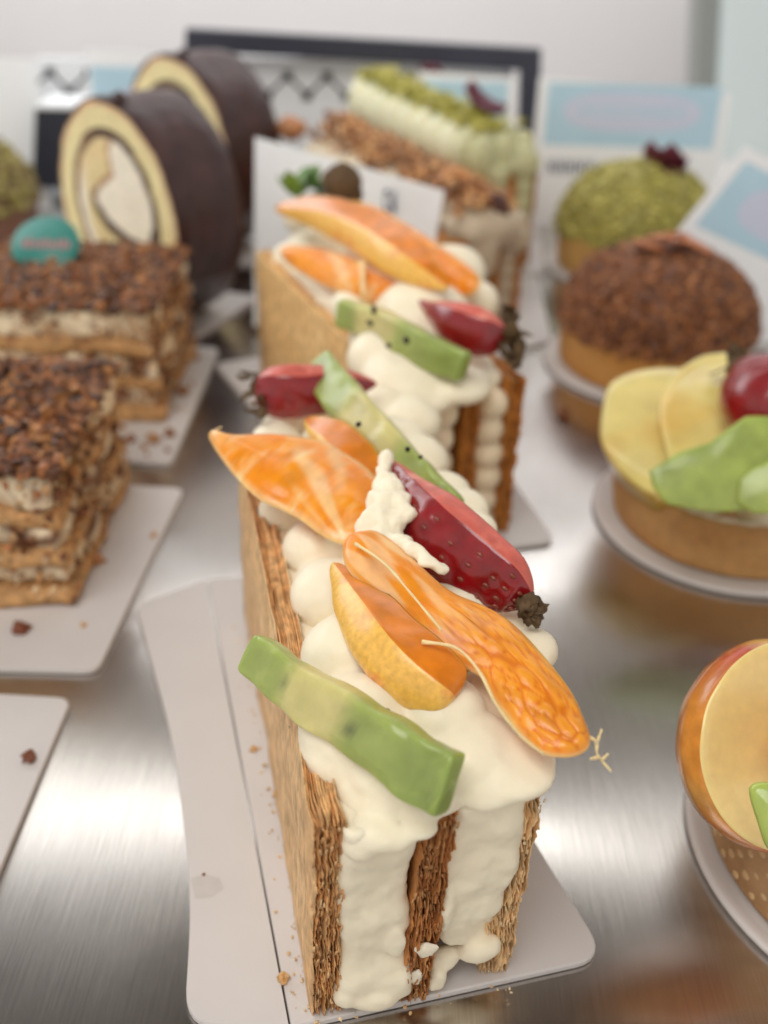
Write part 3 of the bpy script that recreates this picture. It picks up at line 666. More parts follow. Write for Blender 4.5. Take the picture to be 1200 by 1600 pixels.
fruit_wedge(s1, [(478, 656, 6.2, 16), (515, 680, 6.3, 30), (550, 710, 6.25, 34), (590, 750, 6.1, 26)], -.0, sec_ridge(.3, .7), ['appleskin', 'peachflesh'], lambda a, c: 0 if (a[2] == 1 and c[2] == 1) else 1,
            'apple_wedge', depth=.6, ends=(4, 8), label='small glossy apple wedge with reddish skin behind the broad orange segment')
# ================================================================ generic slice further back
def slice_frame(name, u, v, ang, W, label, cat, group=None):
    fr = G(u, v, ZB); d = V3((math.cos(ang), math.sin(ang), 0)); o = fr - d * W / 2
    return thing(name, o, label, cat, ang, group)
# ---- second fruit slice
A2 = math.radians(25); W2 = 3.8; L2 = 13.4
s2 = slice_frame('fruit_pastry_slice', 797, 828, A2, W2, 'second puff pastry slice, blurred, topped with oranges, kiwi and a leafy strawberry', 'cake slice', GF)
S2 = lambda x, y, z: parent_world(s2) @ V3((x, y, z))
GOLD = [srgb(214, 158, 92), srgb(232, 184, 118), srgb(226, 182, 122), srgb(242, 208, 150)]
AMB = [srgb(176, 108, 46), srgb(200, 132, 62), srgb(196, 130, 62), srgb(222, 160, 92)]
pastry_panel(s2, -1.9, -1.35, L2, 5.2, GOLD, 0, 6, seed=11, detail=.5)
pastry_panel(s2, -.05, .45, L2, 5.0, AMB, 0, 6, seed=12, detail=.5)
pastry_panel(s2, 1.3, 1.85, L2, 5.2, AMB, 0, 6, seed=13, detail=.5)
A_save = A1
b = MB()
for (xa, n_) in ((-.72, 6), (.88, 6)):
    for i in range(n_):
        blob(b, S2(xa + rnd.uniform(-.05, .05), .25, .5 + i * .8), (.5, .55, .5), sub=3)
    for y in np.arange(1, 12, .6): blob(b, S2(xa, y, 2.6), (.45, .5, 2.4), sub=2)
remeshed(b, 'cream_layer', 'creamtint', s2, .07, 12, .6, tintf=lambda v: srgb(240, 222, 192))
b = MB()
cream_px(b, [(640, 590, 5.5, 78, .55), (710, 600, 5.5, 60, .45), (600, 560, 5.6, 60), (590, 528, 5.6, 46), (660, 500, 5.9, 80), (560, 480, 5.7, 44), (740, 470, 5.7, 40), (700, 430, 5.9, 60), (600, 420, 6, 70), (525, 435, 5.6, 40),
             (480, 385, 5.6, 34), (480, 340, 5.7, 36), (540, 360, 5.9, 60), (640, 540, 5.8, 60), (588, 560, 5.4, 30), (740, 570, 5.5, 34, .6), (640, 640, 5.25, 34), (662, 620, 5.3, 50, .5)])
for y in np.arange(1.2, 12.2, .4): blob(b, S2(-.75, y, 5.3), (.85, .6, .55), sub=3)
for y in np.arange(.6, 12.4, .5): blob(b, S2(rnd.uniform(-.3, .3), y, 5.1), (1.4, .55, .5), sub=3, rot=Matrix.Rotation(A2, 3, 'Z'))
remeshed(b, 'cream_topping', 'cream', s2, .08, 14, .6, amp=.07, fr=1)
kiwi(s2, [(532, 488, 6.4, 22), (590, 508, 6.5, 26), (660, 545, 6.5, 27), (728, 575, 6.4, 24)], .3, .6, (.22, .5), seg=40, seeds=((584, 484, 7, .12), (578, 505, 6.9, .12), (635, 532, 6.95, .12), (607, 540, 6.7, .12)), label='bright green kiwi piece on the front of the cream')
segment(s2, [(438, 392), (470, 386), (530, 396), (590, 424), (640, 455), (618, 472), (566, 470), (505, 446), (455, 416)], [(460, 400), (540, 430), (610, 458)], p3((445, 395, 6.6), (630, 460, 6.5), (560, 405, 6.9)), .3, streak=(560, 500), mat='orangesoft', rings=16,
        label='deep orange segment on the left', strings=[[(566, 410, 7.1), (568, 462, 6.8)]], string_r=.12)
segment(s2, [(540, 318), (575, 318), (640, 352), (700, 392), (746, 428), (744, 456), (712, 460), (660, 430), (600, 385), (552, 345)], [(560, 332), (640, 385), (728, 444)], p3((545, 325, 7.2), (740, 445, 6.8), (680, 380, 7.3)), .3, streak=(640, 470), mat='orangesoft', rings=16,
        label='orange segment behind the apple wedge on the right')
fruit_wedge(s2, [(430, 326, 7.1, 14), (495, 332, 7.5, 28), (570, 362, 7.7, 36), (640, 408, 7.6, 36), (700, 450, 7.3, 20)], .0, sec_ridge(-.1, .75), ['appleskin', 'peachflesh'], lambda a, c: 0 if (a[2] == 1 and c[2] == 1) else 1,
            'apple_wedge', depth=.7, ends=(3, 3), label='yellow apple wedge with a white shine lying over the oranges')
st2 = strawberry(s2, [(655, 470, 6.9, 8), (700, 500, 6.9, 30), (750, 520, 6.8, 38), (790, 525, 6.7, 26)], .0, .75, label='strawberry wedge with wilted leaves at the right edge', ends=(2.2, 4), seedr=.0001, seg=36)
leafbits(st2, [G(795, 500, 6.9), G(800, 530, 6.6), G(803, 560, 6.2)], .62, 6, spread=.5, core=.22, seed=3, mat='calyx')
leafbits(s2, [G(468, 298, 7.4), G(508, 292, 7.6)], 1.15, 8, name='mint_leaf', mat='mint', spread=.8, seed=12)
b = MB(); blob(b, G(535, 290, 7.8), (.75, .5, .8), sub=3, amp=.3, fr=2); b.build('dark_berry', 'calyx', s2)
# ---- nut slice
A3 = math.radians(37); W3 = 4.0
s3 = slice_frame('nut_pastry_slice', 808, 500, A3, W3, 'puff pastry slice with taupe cream and a ridge of chopped nuts', 'cake slice')
S3 = lambda x, y, z: parent_world(s3) @ V3((x, y, z))
for k, (xa, xb) in enumerate(((-2, -1.5), (.15, .6), (1.5, 2.0))): pastry_panel(s3, xa, xb, 12.5, 4.3, AMB, 0, 5, seed=20 + k, detail=.4)
TAU = srgb(176, 156, 130)
b = MB()
for xa in (-.7, 1.05):
    for i in range(6): blob(b, S3(xa, .2, .4 + i * .7), (.55, .5, .55), sub=2)
    for y in np.arange(.8, 12, .6): blob(b, S3(xa, y, 2.3), (.45, .5, 2.2), sub=2)
for y in np.arange(.2, 12.2, .45): blob(b, S3(rnd.uniform(-.2, .2), y, 4.55 + .09 * y), (1.9, .5, .85), sub=3, rot=Matrix.Rotation(A3, 3, 'Z'))
blob(b, S3(.1, -.1, 4.5), (1.7, .6, .8), sub=3, rot=Matrix.Rotation(A3, 3, 'Z')); blob(b, S3(1.2, -.15, 4.1), (.7, .45, .8), sub=3)
blob(b, S3(-.8, -.2, 3.6), (.8, .4, 1.2), sub=3)
remeshed(b, 'cream_topping', 'creamtint', s3, .09, 3, .5, amp=.08, fr=1, tintf=lambda v: mixc(TAU, srgb(236, 222, 196), .25 + .75 * sm(2.5, 5.5, (parent_world(s3).inverted() @ v).y)))
def crumbs(root, name, n, fpos, size, cols, label=None, seed=1, kind=None):
    mb = MB(); st = random.getstate(); random.seed(seed)
    for i in range(n):
        p = fpos(); 
        if p is None: continue
        chunk(mb, p, random.uniform(*size), mixc(random.choice(cols), random.choice(cols), random.random()))
    random.setstate(st); o = mb.build(name, 'crumb', root, smooth=False, label=label); o['kind'] = 'stuff'; return o
NUT = [srgb(170, 112, 62), srgb(206, 148, 92), srgb(128, 78, 44), srgb(224, 176, 120), srgb(104, 58, 34)]
def nutpos():
    y = random.uniform(.1, 12.4); x = random.gauss(0, .75); return S3(max(-1.7, min(1.7, x)), y, 5.15 + .1 * y + .5 * math.cos(min(1.5, abs(x))) + random.uniform(-.1, .35))
crumbs(s3, 'chopped_nuts', 1100, nutpos, (.09, .26), NUT, seed=3)
def torus(mb, c, R, r, q, tint, n=24, m=10):
    vs = []; fs = []
    for i in range(n):
        a = 2 * math.pi * i / n
        for j in range(m):
            bb = 2 * math.pi * j / m; vs.append(V3(c) + q @ V3(((R + r * math.cos(bb)) * math.cos(a), (R + r * math.cos(bb)) * math.sin(a), r * math.sin(bb))))
            fs.append((i * m + j, ((i + 1) % n) * m + j, ((i + 1) % n) * m + (j + 1) % m, i * m + (j + 1) % m))
    mb.add(vs, fs, tint)
b = MB(); torus(b, G(712, 292, 6.0), .58, .3, Matrix.Rotation(1.2, 3, 'X'), srgb(198, 138, 84)); b.build('nut_ring', 'crumb', s3)
b = MB(); blob(b, G(455, 200, 6.4), (.75, .6, .6), srgb(190, 130, 84), sub=3, amp=.3, fr=2); b.build('whole_nut', 'crumb', s3)
b = MB(); blob(b, G(780, 320, 5.7), (.7, .35, .35), srgb(84, 48, 40), sub=3, amp=.3, rot=Matrix.Rotation(.8, 3, 'Y')); b.build('date_piece', 'crumb', s3)
# ---- pistachio slice
A4 = math.radians(36); W4 = 4.0
s4 = slice_frame('pistachio_pastry_slice', 826, 412, A4, W4, 'farthest pastry slice with pale green piped cream, chopped pistachio and dark rose petals', 'cake slice')
S4 = lambda x, y, z: parent_world(s4) @ V3((x, y, z))
for k, (xa, xb) in enumerate(((-2, -1.5), (.1, .6), (1.5, 2.0))): pastry_panel(s4, xa, xb, 12.5, 5.0, AMB, 0, 4, seed=30 + k, detail=.35)
b = MB(); PG = srgb(206, 208, 160)
for xa in (-.7, 1.05):
    for i in range(7): blob(b, S4(xa, .1, .4 + i * .75), (.6, .5, .55), sub=2)
    for y in np.arange(.8, 12, .6): blob(b, S4(xa, y, 2.7), (.45, .5, 2.5), sub=2)
for y in np.arange(.6, 12.4, 1.2):
    for x in (-1.35, 0, 1.3): blob(b, S4(x, y, 5.6 + .09 * y), (.66, .62, 1.15), sub=3)
    blob(b, S4(0, y, 5.2 + .05 * y), (1.7, .6, .5), sub=3)
blob(b, S4(.9, .1, 5.3), (.9, .6, .9), sub=3)
remeshed(b, 'piped_cream', 'creamtint', s4, .09, 1, .3, tintf=lambda v: mixc(srgb(196, 194, 150), srgb(240, 238, 206), sm(1, 3, (parent_world(s4).inverted() @ v).y)))
PIS = [srgb(170, 164, 62), srgb(196, 188, 86), srgb(136, 134, 50), srgb(212, 202, 112)]
crumbs(s4, 'pistachio_crumbs', 900, lambda: (lambda y: S4(random.gauss(0, .65), y, 6.55 + .1 * y + random.uniform(-.05, .45)))(random.uniform(1.2, 12.2)), (.08, .22), PIS, seed=5)
def petal(root, p, s, seed=0, name='rose_petal'):
    mb = MB(); q = Matrix.Rotation(seed * 1.3, 3, 'Z') @ Matrix.Rotation(.5, 3, 'X')
    n = 9; vs = []; fs = []
    for k in (0, 1):
        for i in range(n + 1):
            for j in range(n + 1):
                a = i / n * 2 - 1; c = j / n * 2 - 1; w = math.sqrt(max(0, 1 - c * c * .8)) 
                vs.append(V3(p) + q @ (V3((a * w, c, .35 * (a * a + c * c) + .08 * n3(a * 2, c * 2, seed) - k * .07)) * s))
    m = (n + 1) ** 2
    for i in range(n):
        for j in range(n):
            a = i * (n + 1) + j; fs.append((a, a + n + 1, a + n + 2, a + 1)); fs.append((m + a, m + a + 1, m + a + n + 2, m + a + n + 1))
    for i in range(n):
        for a, c in ((i, i + 1), (n * (n + 1) + i + 1, n * (n + 1) + i), ((i + 1) * (n + 1), i * (n + 1)), (i * (n + 1) + n, (i + 1) * (n + 1) + n)): fs.append((a, c, m + c, m + a))
    mb.add(vs, fs); return mb.build(name, 'petal', root)
petal(s4, G(750, 168, 7.6), 1.15, 1); petal(s4, G(675, 120, 7.6), .75, 2); petal(s4, G(552, 84, 7.8), .9, 3)
# ================================================================ layered crumb cakes
def layer_cake(x1, y0, x0, y1, H, label, seed, topamp=.35):
    root = thing('layer_cake', ((x0 + x1) / 2, (y0 + y1) / 2, ZB), label, 'cake', group='crumb topped layer cakes')
    lay = []; rr = random.Random(seed); n = 5; z = 0
    CB, CR_, DK = srgb(206, 160, 106), srgb(244, 226, 194), srgb(132, 80, 44)
    hs = [.5, .62, .46, .72, .46, .95]; tot = sum(hs); z = ZB
    for i, h in enumerate(hs):
        h = h / tot * H; cream = i % 2 == 1
        b = MB(); ins = .12 if cream else 0
        nx, ny, nz = 26, 26, 3; ox = rr.uniform(-.12, .12); oy = rr.uniform(-.12, .12)
        # closed rounded slab, side relief by noise
        X0, X1, Y0, Y1 = x0 + ox, x1 - ins + ox * .5, y0 + ins + oy, y1 + oy
        per = []
        N = 30
        for k in range(N): per.append((lerp(X0, X1, k / N), Y0))
        for k in range(N): per.append((X1, lerp(Y0, Y1, k / N)))
        for k in range(N): per.append((lerp(X1, X0, k / N), Y1))
        for k in range(N): per.append((X0, lerp(Y1, Y0, k / N)))
        cx, cy = (X0 + X1) / 2, (Y0 + Y1) / 2; rings = []; tn = []
        for (zz, s) in ((0, .97), (.15, 1), (.5, 1.01), (.85, 1), (1, .97)):
            rg = []
            for (px, py) in per:
                d = 1 + (s - 1); am = .34 if not cream else .4
                nn = am * n3(px * .9, py * .9, z * 3 + zz * .6 + seed) + .05 * n3(px * 4, py * 4, z * 5 + zz * 2)
                dx, dy = px - cx, py - cy; l = math.hypot(dx, dy)
                sag = .22 * n3(px * .5, py * .5, seed + 3 + i * .6)
                rg.append(V3((cx + dx * d + nn * dx / l, cy + dy * d + nn * dy / l, z + h * zz + (sag if 0 < z - ZB else 0))))
                v = n3(px * 1.2, py * 1.2, z * 2 + zz)
                if cream: c = mixc(CR_, srgb(112, 66, 38), sm(-.1 if i < 5 else .22, .2 if i < 5 else .5, n3(px * 1.1, py * 1.1, (z + h * zz) * 1.9 + seed) + .3 * n3(px * 4, py * 4, z * 5)))
                else: c = mixc(CB, DK, sm(.1, .5, v) * .6 + (.25 if zz > .8 or zz < .1 else 0))
                tn.append(c)
            rings.append(rg)
        m = len(per); vs = [p for r in rings for p in r]; fs = []
        for a in range(4):
            for k in range(m): fs.append((a * m + k, a * m + (k + 1) % m, (a + 1) * m + (k + 1) % m, (a + 1) * m + k))
        fs.append(tuple(range(m))[::-1]); fs.append(tuple(4 * m + k for k in range(m)))
        b.add(vs, fs, tn); b.build('cream_layer' if cream else 'sponge_layer', 'layer', root); z += h
    sd_ = [srgb(128, 76, 42), srgb(206, 160, 108), srgb(98, 56, 32), srgb(230, 200, 156), srgb(168, 108, 60)]
    def spos():
        zz = random.uniform(ZB + .2, z - .2)
        return V3((x1 - .02 + random.uniform(-.12, .1), random.uniform(y0, y1), zz)) if random.random() < .55 else V3((random.uniform(x0, x1), y0 + random.uniform(-.08, .14), zz))
    crumbs(root, 'side_crumbs', 700, spos, (.04, .15), sd_, seed=seed + 7)
    BR = [srgb(132, 78, 40), srgb(160, 100, 54), srgb(84, 48, 28), srgb(182, 124, 68), srgb(60, 34, 22), srgb(100, 60, 34)]
    def pos():
        x, y = random.uniform(x0, x1 + .15), random.uniform(y0 - .1, y1)
        hz = topamp * (1 - max(abs((x - (x0 + x1) / 2) / (x1 - x0) * 2), abs((y - (y0 + y1) / 2) / (y1 - y0) * 2)) ** 4)
        return V3((x, y, z + hz * random.random() + .08))
    crumbs(root, 'crumb_topping', 3400, pos, (.04, .26), BR, seed=seed)
    return root
c1 = layer_cake(-8.45, 20.5, -15.2, 27.0, 4.25, 'brown crumb topped cream layer cake at the left, nearer of the two', 41)
c2 = layer_cake(-8.3, 31.4, -15.5, 38.0, 4.3, 'brown crumb topped cream layer cake with a teal disc on top, farther of the two', 42)
# teal medallion
mp_ = G(72, 388, 5.2)
md = thing('chocolate_medallion', mp_, 'round teal chocolate disc with pink print, stuck in a layer cake topping', 'cake topper')
q = Matrix.Rotation(math.radians(38), 3, 'X') 
def cyl(mb, c, r, h, q, n=40, tint=(.8, .8, .8), bev=.04):
    vs = []; prof = ((0, -h), (r - bev, -h), (r, -h + bev), (r, h - bev), (r - bev, h), (0, h))
    for (a, z) in prof[1:-1]: vs += [V3(c) + q @ V3((a * math.cos(2 * math.pi * k / n), a * math.sin(2 * math.pi * k / n), z)) for k in range(n)]
    fs = [tuple(range(n))[::-1], tuple(3 * n + k for k in range(n))]
    for i in range(3):
        for k in range(n): fs.append((i * n + k, i * n + (k + 1) % n, (i + 1) * n + (k + 1) % n, (i + 1) * n + k))
    mb.add(vs, fs, tint)
b = MB(); cyl(b, mp_ + V3((0, 0, .1)), 1.28, .1, q); b.build('disc', 'teal', md)
b = MB()
for i in range(9):
    x = -.85 + i * .21; Mx = Matrix.Translation(mp_ + V3((0, 0, .1))) @ q.to_4x4()
    box(b, (x, -.16 - .05 * (i % 2), .101), (x + .13, .14 + .05 * ((i + 1) % 3), .115), mat=Mx)
b.build('printed_word', 'pinktext', md, False)
# ================================================================ chocolate roll slices
TD = [(.10, .54), (.43, .43), (.59, .2), (.61, -.12), (.5, -.32), (.19, -.30), (-.14, -.2), (-.3, -.04), (-.2, .07), (.05, .2), (.01, .4)]
def sdf_poly(p, P):
    d = 1e9; s = 1; n = len(P); j = n - 1
    for i in range(n):
        ex, ey = P[j][0] - P[i][0], P[j][1] - P[i][1]; wx, wy = p[0] - P[i][0], p[1] - P[i][1]
        t = max(0, min(1, (wx * ex + wy * ey) / (ex * ex + ey * ey))); bx, by = wx - ex * t, wy - ey * t; d = min(d, bx * bx + by * by)
        c1_, c2_, c3_ = p[1] >= P[i][1], p[1] < P[j][1], ex * wy > ey * wx
        if (c1_ and c2_ and c3_) or (not c1_ and not c2_ and not c3_): s = -s
        j = i
    return s * math.sqrt(d)
def roll_tint(x, y):
    YE, CRM, BRN, CH_ = srgb(238, 224, 170), srgb(250, 240, 220), srgb(84, 60, 48), srgb(60, 38, 34)
    r = math.hypot(x, y) + .02 * n3(x * 3, y * 3); s = sdf_poly((x, y - .16), TD); ri = math.hypot(x, y - .05 * (r < .9))
    if r > .965: return CH_
    if ri > .71: return mixc(YE, srgb(222, 178, 140), sm(.9, .965, r) + .3 * max(0, n3(x * 4, y * 4)))
    if ri > .62: return mixc(BRN, srgb(170, 130, 98), sm(.1, .5, -x) * .5)
    if s < 0: return CRM
    if s < (.11 if y < .2 else .06): return mixc(BRN, srgb(196, 158, 122), sm(.0, .35, y))
    if r > .50 and x < .12: return mixc(CRM, srgb(236, 212, 160), sm(.0, .5, y))
    return mixc(YE, srgb(218, 186, 132), .4)
def roll_cake(p, ang, R, th, label, Rz=None):
    """short upright roll slice: axis horizontal along ang, cut face at the near end"""
    Rz = Rz or R
    root = thing('roll_cake_slice', p, label, 'cake slice', group='chocolate coated roll cake slices')
    ax = V3((math.cos(ang), math.sin(ang), 0)); sx = V3((-math.sin(ang), math.cos(ang), 0)); c = V3(p) + V3((0, 0, Rz * .985))
    n = 96; mb = MB(); prof = [(0.0, 1.0), (.06, 1.012), (.2, 1.0), (.4, .99), (.6, 1.0), (.8, .995), (.95, .98), (1.0, .93), (1.0, .5), (1.0, .02)]
    vs = []; fs = []
    for (t, rr) in prof:
        for k in range(n):
            a = 2 * math.pi * k / n; rad = rr * (1 + .018 * n3(math.cos(a) * 2, math.sin(a) * 2, t * 3))
            q = c + ax * (t * th) + sx * (R * rad * math.cos(a)) + V3((0, 0, Rz * rad * math.sin(a))); q.z = max(q.z, ZB); vs.append(q)
    for i in range(len(prof) - 1):
        for k in range(n): fs.append((i * n + k, i * n + (k + 1) % n, (i + 1) * n + (k + 1) % n, (i + 1) * n + k))
    fs.append(tuple((len(prof) - 1) * n + k for k in range(n)))
    mb.add(vs, fs); mb.build('chocolate_coat', 'choco', root)
    mb = MB(); vs = []; tn = []; fs = []; nr = 60; n = 144
    for i in range(nr + 1):
        for k in range(n):
            a = 2 * math.pi * k / n; rr = i / nr * 1.0; x, y = rr * math.cos(a), rr * math.sin(a)
            q = c + ax * (-.02 + .05 * n3(x * 5, y * 5) - .06 * (1 - rr)) + sx * (R * x * (1 + .018 * n3(x * 2, y * 2, 0))) + V3((0, 0, Rz * y)); q.z = max(q.z, ZB + .01)
            vs.append(q); tn.append(roll_tint(-x, y))
    for i in range(nr):
        for k in range(n): fs.append((i * n + k, (i + 1) * n + k, (i + 1) * n + (k + 1) % n, i * n + (k + 1) % n))
    mb.add(vs, fs, tn); mb.build('cut_face', 'face', root)
    b = MB()
    for (k, t) in ((1.75, .08),): blob(b, c + ax * t * th + sx * R * math.cos(k) + V3((0, 0, Rz * math.sin(k) + .1)), (.28, .28, .3), srgb(80, 44, 34), sub=2, amp=.4)
    b.build('chocolate_lump', 'choco', root)
    return root
roll_cake((-11.75, 41.0, ZB), math.radians(50), 4.15, 3.7, 'front chocolate coated roll slice with a swirl of cream, behind the teal disc', 4.75)
roll_cake((-11.2, 51.4, ZB), math.radians(50), 4.15, 3.7, 'rear chocolate coated roll slice, half hidden behind the front one', 4.85)
# ================================================================ tarts
def tart_shell(root, c, Rb, Rt, H, cols, dots=False, detail=1, rim=.28):
    mb = MB(); n = 160 if dots else 90; vs = []; tn = []; fs = []
    nz = 40 if dots else 12
    prof = [(Rb - .3, ZB, 0)] + [(lerp(Rb, Rt, (i / nz)), ZB + .06 + (H - .06) * i / nz, i / nz) for i in range(nz + 1)] + [(Rt - .06, H + ZB + .06, 1), (Rt - rim, H + ZB + .03, 1), (Rt - rim - .05, H + ZB - .3, 1)]
    for (r, z, t) in prof:
        for k in range(n):
            a = 2 * math.pi * k / n; nn = .04 * n3(math.cos(a) * 3, math.sin(a) * 3, z * 1.2); zz = z + (.07 * n3(math.cos(a) * 6, math.sin(a) * 6, 5) if t > .95 else 0)
            c_ = mixc(cols[0], cols[1], .5 + .9 * n3(math.cos(a) * 2.5, math.sin(a) * 2.5, z))
            vs.append(V3((c[0] + (r + nn) * math.cos(a), c[1] + (r + nn) * math.sin(a), zz))); tn.append(c_)
    m = len(prof)
    for i in range(m - 1):
        for k in range(n): fs.append((i * n + k, i * n + (k + 1) % n, (i + 1) * n + (k + 1) % n, (i + 1) * n + k))
    fs.append(tuple(range(n))[::-1]); fs.append(tuple((m - 1) * n + k for k in range(n)))
    if dots:
        for row in range(5):
            z = ZB + .3 + row * (H - .3) / 5; r = lerp(Rb, Rt, (z - ZB) / H) + .0
            K = 46
            for k in range(K):
                a = 2 * math.pi * (k + .5 * (row % 2)) / K
                if math.cos(a) > .3: continue
                rr_ = random.uniform(.085, .11); q = Matrix.Rotation(a, 3, 'Z')
                blob(mb, V3((c[0] + r * math.cos(a), c[1] + r * math.sin(a), z)), (.03, rr_, rr_), mixc(cols[1], srgb(230, 196, 146), .6), sub=2, rot=q)
    mb.add(vs, fs, tn); return mb.build('tart_shell', 'shell', root)
SH = [srgb(196, 142, 80), srgb(214, 166, 104)]
def dome_tart(c, label, H, dome, cols, dcols, seed, size, ncr=2600):
    root = thing('domed_tart', (c[0], c[1], ZB), label, 'tart', group='domed tarts in the right row')
    tart_shell(root, c, 3.8, 4.0, H, cols)
    b = MB(); vs = []; n = 60; fs = []
    for i in range(13):
        t = i / 12; r = 4.0 * math.cos(t * math.pi / 2) ** .75 if i < 12 else 0.05; z = H + ZB - .1 + dome * math.sin(t * math.pi / 2)
        for k in range(n): a = 2 * math.pi * k / n; vs.append(V3((c[0] + r * math.cos(a), c[1] + r * math.sin(a), z)))
    for i in range(12):
        for k in range(n): fs.append((i * n + k, i * n + (k + 1) % n, (i + 1) * n + (k + 1) % n, (i + 1) * n + k))
    fs.append(tuple(12 * n + k for k in range(n))); fs.append(tuple(range(n))[::-1])
    b.add(vs, fs, dcols[0]); b.build('filling', 'crumb', root)
    def pos():
        a = random.uniform(0, 2 * math.pi); t = math.asin(random.random()) / (math.pi / 2); r = 4.02 * math.cos(t * math.pi / 2) ** .75
        return V3((c[0] + r * math.cos(a), c[1] + r * math.sin(a), H + ZB - .12 + dome * math.sin(t * math.pi / 2) - random.random() * .05))
    crumbs(root, 'crumb_coating', ncr, pos, size, dcols, seed=seed)
    return root
t3 = dome_tart(T3, 'round tart domed with dark brown crumbs, almond slivers on top', 1.9, 3.0, [srgb(196, 138, 66), srgb(206, 152, 84)], [srgb(122, 72, 38), srgb(150, 92, 48), srgb(88, 50, 32), srgb(172, 114, 66), srgb(110, 66, 40)], 51, (.05, .22), 4200)
t4 = dome_tart(T4, 'round tart with a bright green pistachio dome and a dark petal, at the back right', 2.0, 3.3, [srgb(190, 146, 80), srgb(206, 164, 96)], [srgb(160, 152, 72), srgb(184, 174, 98), srgb(132, 126, 60), srgb(196, 186, 96)], 52, (.07, .27), 2600)
for i, (dx, dy, a) in enumerate(((-.9, -.2, .3), (0.2, .1, 1.2), (.9, -.3, -.4), (-.3, .5, 2.2), (.5, .5, .9))):
    b = MB(); blob(b, T3 + V3((dx, dy, 5.25 + .05 * i)), (.85, .4, .12), srgb(186, 116, 74), sub=3, amp=.3, rot=Matrix.Rotation(a, 3, 'Z') @ Matrix.Rotation(.3, 3, 'Y')); b.build('almond_sliver', 'crumb', t3)
petal(t4, T4 + V3((.7, -.6, 5.6)), 1.1, 2); petal(t4, T4 + V3((1.4, -.9, 5.45)), .6, 4)
t5 = thing('domed_tart', (T5.x, T5.y, ZB), 'round tart with green and brown sides, cut by the left edge', 'tart', group='domed tarts at the left')
tart_shell(t5, T5, 3.4, 3.75, 2.2, [srgb(120, 84, 70), srgb(140, 100, 80)])
crumbs(t5, 'crumb_coating', 1800, lambda: (lambda a, t: V3((T5.x + 3.7 * math.cos(t) ** .8 * math.cos(a), T5.y + 3.7 * math.cos(t) ** .8 * math.sin(a), 2.2 + 3.2 * math.sin(t))))(random.uniform(0, 6.28), random.uniform(0, 1.5)), (.15, .35), [srgb(150, 142, 76), srgb(120, 88, 70), srgb(160, 148, 80)], seed=55)
petal(t5, T5 + V3((.6, -.3, 5.7)), 1.0, 5)
# ---- fruit tart (middle right)
GT = 'open fruit tarts in the right row'
f2 = thing('fruit_tart', (T2.x, T2.y, ZB), 'open tart with pale apple slices, green kiwi chunks and a round red strawberry', 'tart', group=GT)
tart_shell(f2, T2, 3.55, 3.9, 1.9, [srgb(200, 148, 88), srgb(214, 168, 108)])
def fill(root, c, r, z, H=.9):
    b = MB()
    for k in range(40):
        a = random.uniform(0, 6.28); q = random.random() ** .5 * (r - .7); blob(b, (c[0] + q * math.cos(a), c[1] + q * math.sin(a), z), (.8, .8, H), sub=2)
    remeshed(b, 'cream_filling', 'cream', root, .12, 3, .5, amp=.06, fr=1.5)
fill(f2, T2, 3.6, 1.6)
def slab(root, outline, z, name, mats, th=.5, nrm=None, edge=.12, label=None, tint=None, sub=1, amp=.0, rnd_=.85):
    """fruit piece cut as a thick slab: outline points (u, v) lie on the plane through the first point's height with normal nrm"""
    c0 = G(*outline[0], z); nrm = (nrm or V3((0, 0, 1))).normalized(); P = []
    for (u, v) in outline:
        d = FW + CR * ((u - 600) / FPX) + CU * ((800 - v) / FPX); P.append(CAM + d * ((c0 - CAM).dot(nrm) / d.dot(nrm)))
    # smooth closed curve
    m = len(P); Q = []
    for i in range(m):
        for j in range(6):
            f = j / 6; p0, p1, p2, p3 = P[i - 1], P[i], P[(i + 1) % m], P[(i + 2) % m]
            s_ = .5 * ((2 * p1) + (p2 - p0) * f + (2 * p0 - 5 * p1 + 4 * p2 - p3) * f * f + (3 * p1 - p0 - 3 * p2 + p3) * f ** 3)
            Q.append(lerp(p1.lerp(p2, f), s_, rnd_))
    c = sum(Q, V3()) / len(Q); n = len(Q); vs = []; fs = []; prof = ((0.0, -th + edge), (edge * .4, -th + .03), (edge * 1.4, -th), (0, 0), (0, 0))
    prof = ((.0, -edge), (edge * .35, -edge * .3), (edge, 0))
    rings = [[p + (c - p).normalized() * (.1 + th * .25) - nrm * th for p in Q], [p - nrm * edge for p in Q], [p + (c - p).normalized() * edge * .3 - nrm * edge * .3 for p in Q], [p + (c - p).normalized() * edge for p in Q]]
    for k in range(1, 7): f = k / 7; rings.append([lerp(p + (c - p).normalized() * edge, c, f) + nrm * .06 * math.sin(f * 1.57) for p in Q])
    vs = [p for r in rings for p in r] + [c + nrm * .06]; ms = []
    for i in range(len(rings) - 1):
        for k in range(n): fs.append((i * n + k, i * n + (k + 1) % n, (i + 1) * n + (k + 1) % n, (i + 1) * n + k)); ms.append(1 if i < 1 else 0)
    fs.append(tuple(range(n))[::-1]); ms.append(1)
    for k in range(n): fs.append(((len(rings) - 1) * n + k, (len(rings) - 1) * n + (k + 1) % n, len(vs) - 1)); ms.append(0)
    mb = MB(); mb.add(vs, fs, tint or (.8, .8, .8), ms); o = mb.build(name, mats, root, label=label)
    bm = bmesh.new(); bm.from_mesh(o.data); bmesh.ops.recalc_face_normals(bm, faces=bm.faces); bm.to_mesh(o.data); bm.free()
    return o
vn = lambda x, y, z: V3((x, y, z))
YAP = org('pale_apple_flesh', srgb(238, 220, 140), rough=.25, var=.1, vscale=.9, sss=.6, sssr=(1, .8, .3), ssc=.4, coat=.7, croug=.1, second=srgb(232, 186, 84), sscale=.35, sthr=(.5, .75), bump=.25, bscale=1.2); M['yap'] = YAP
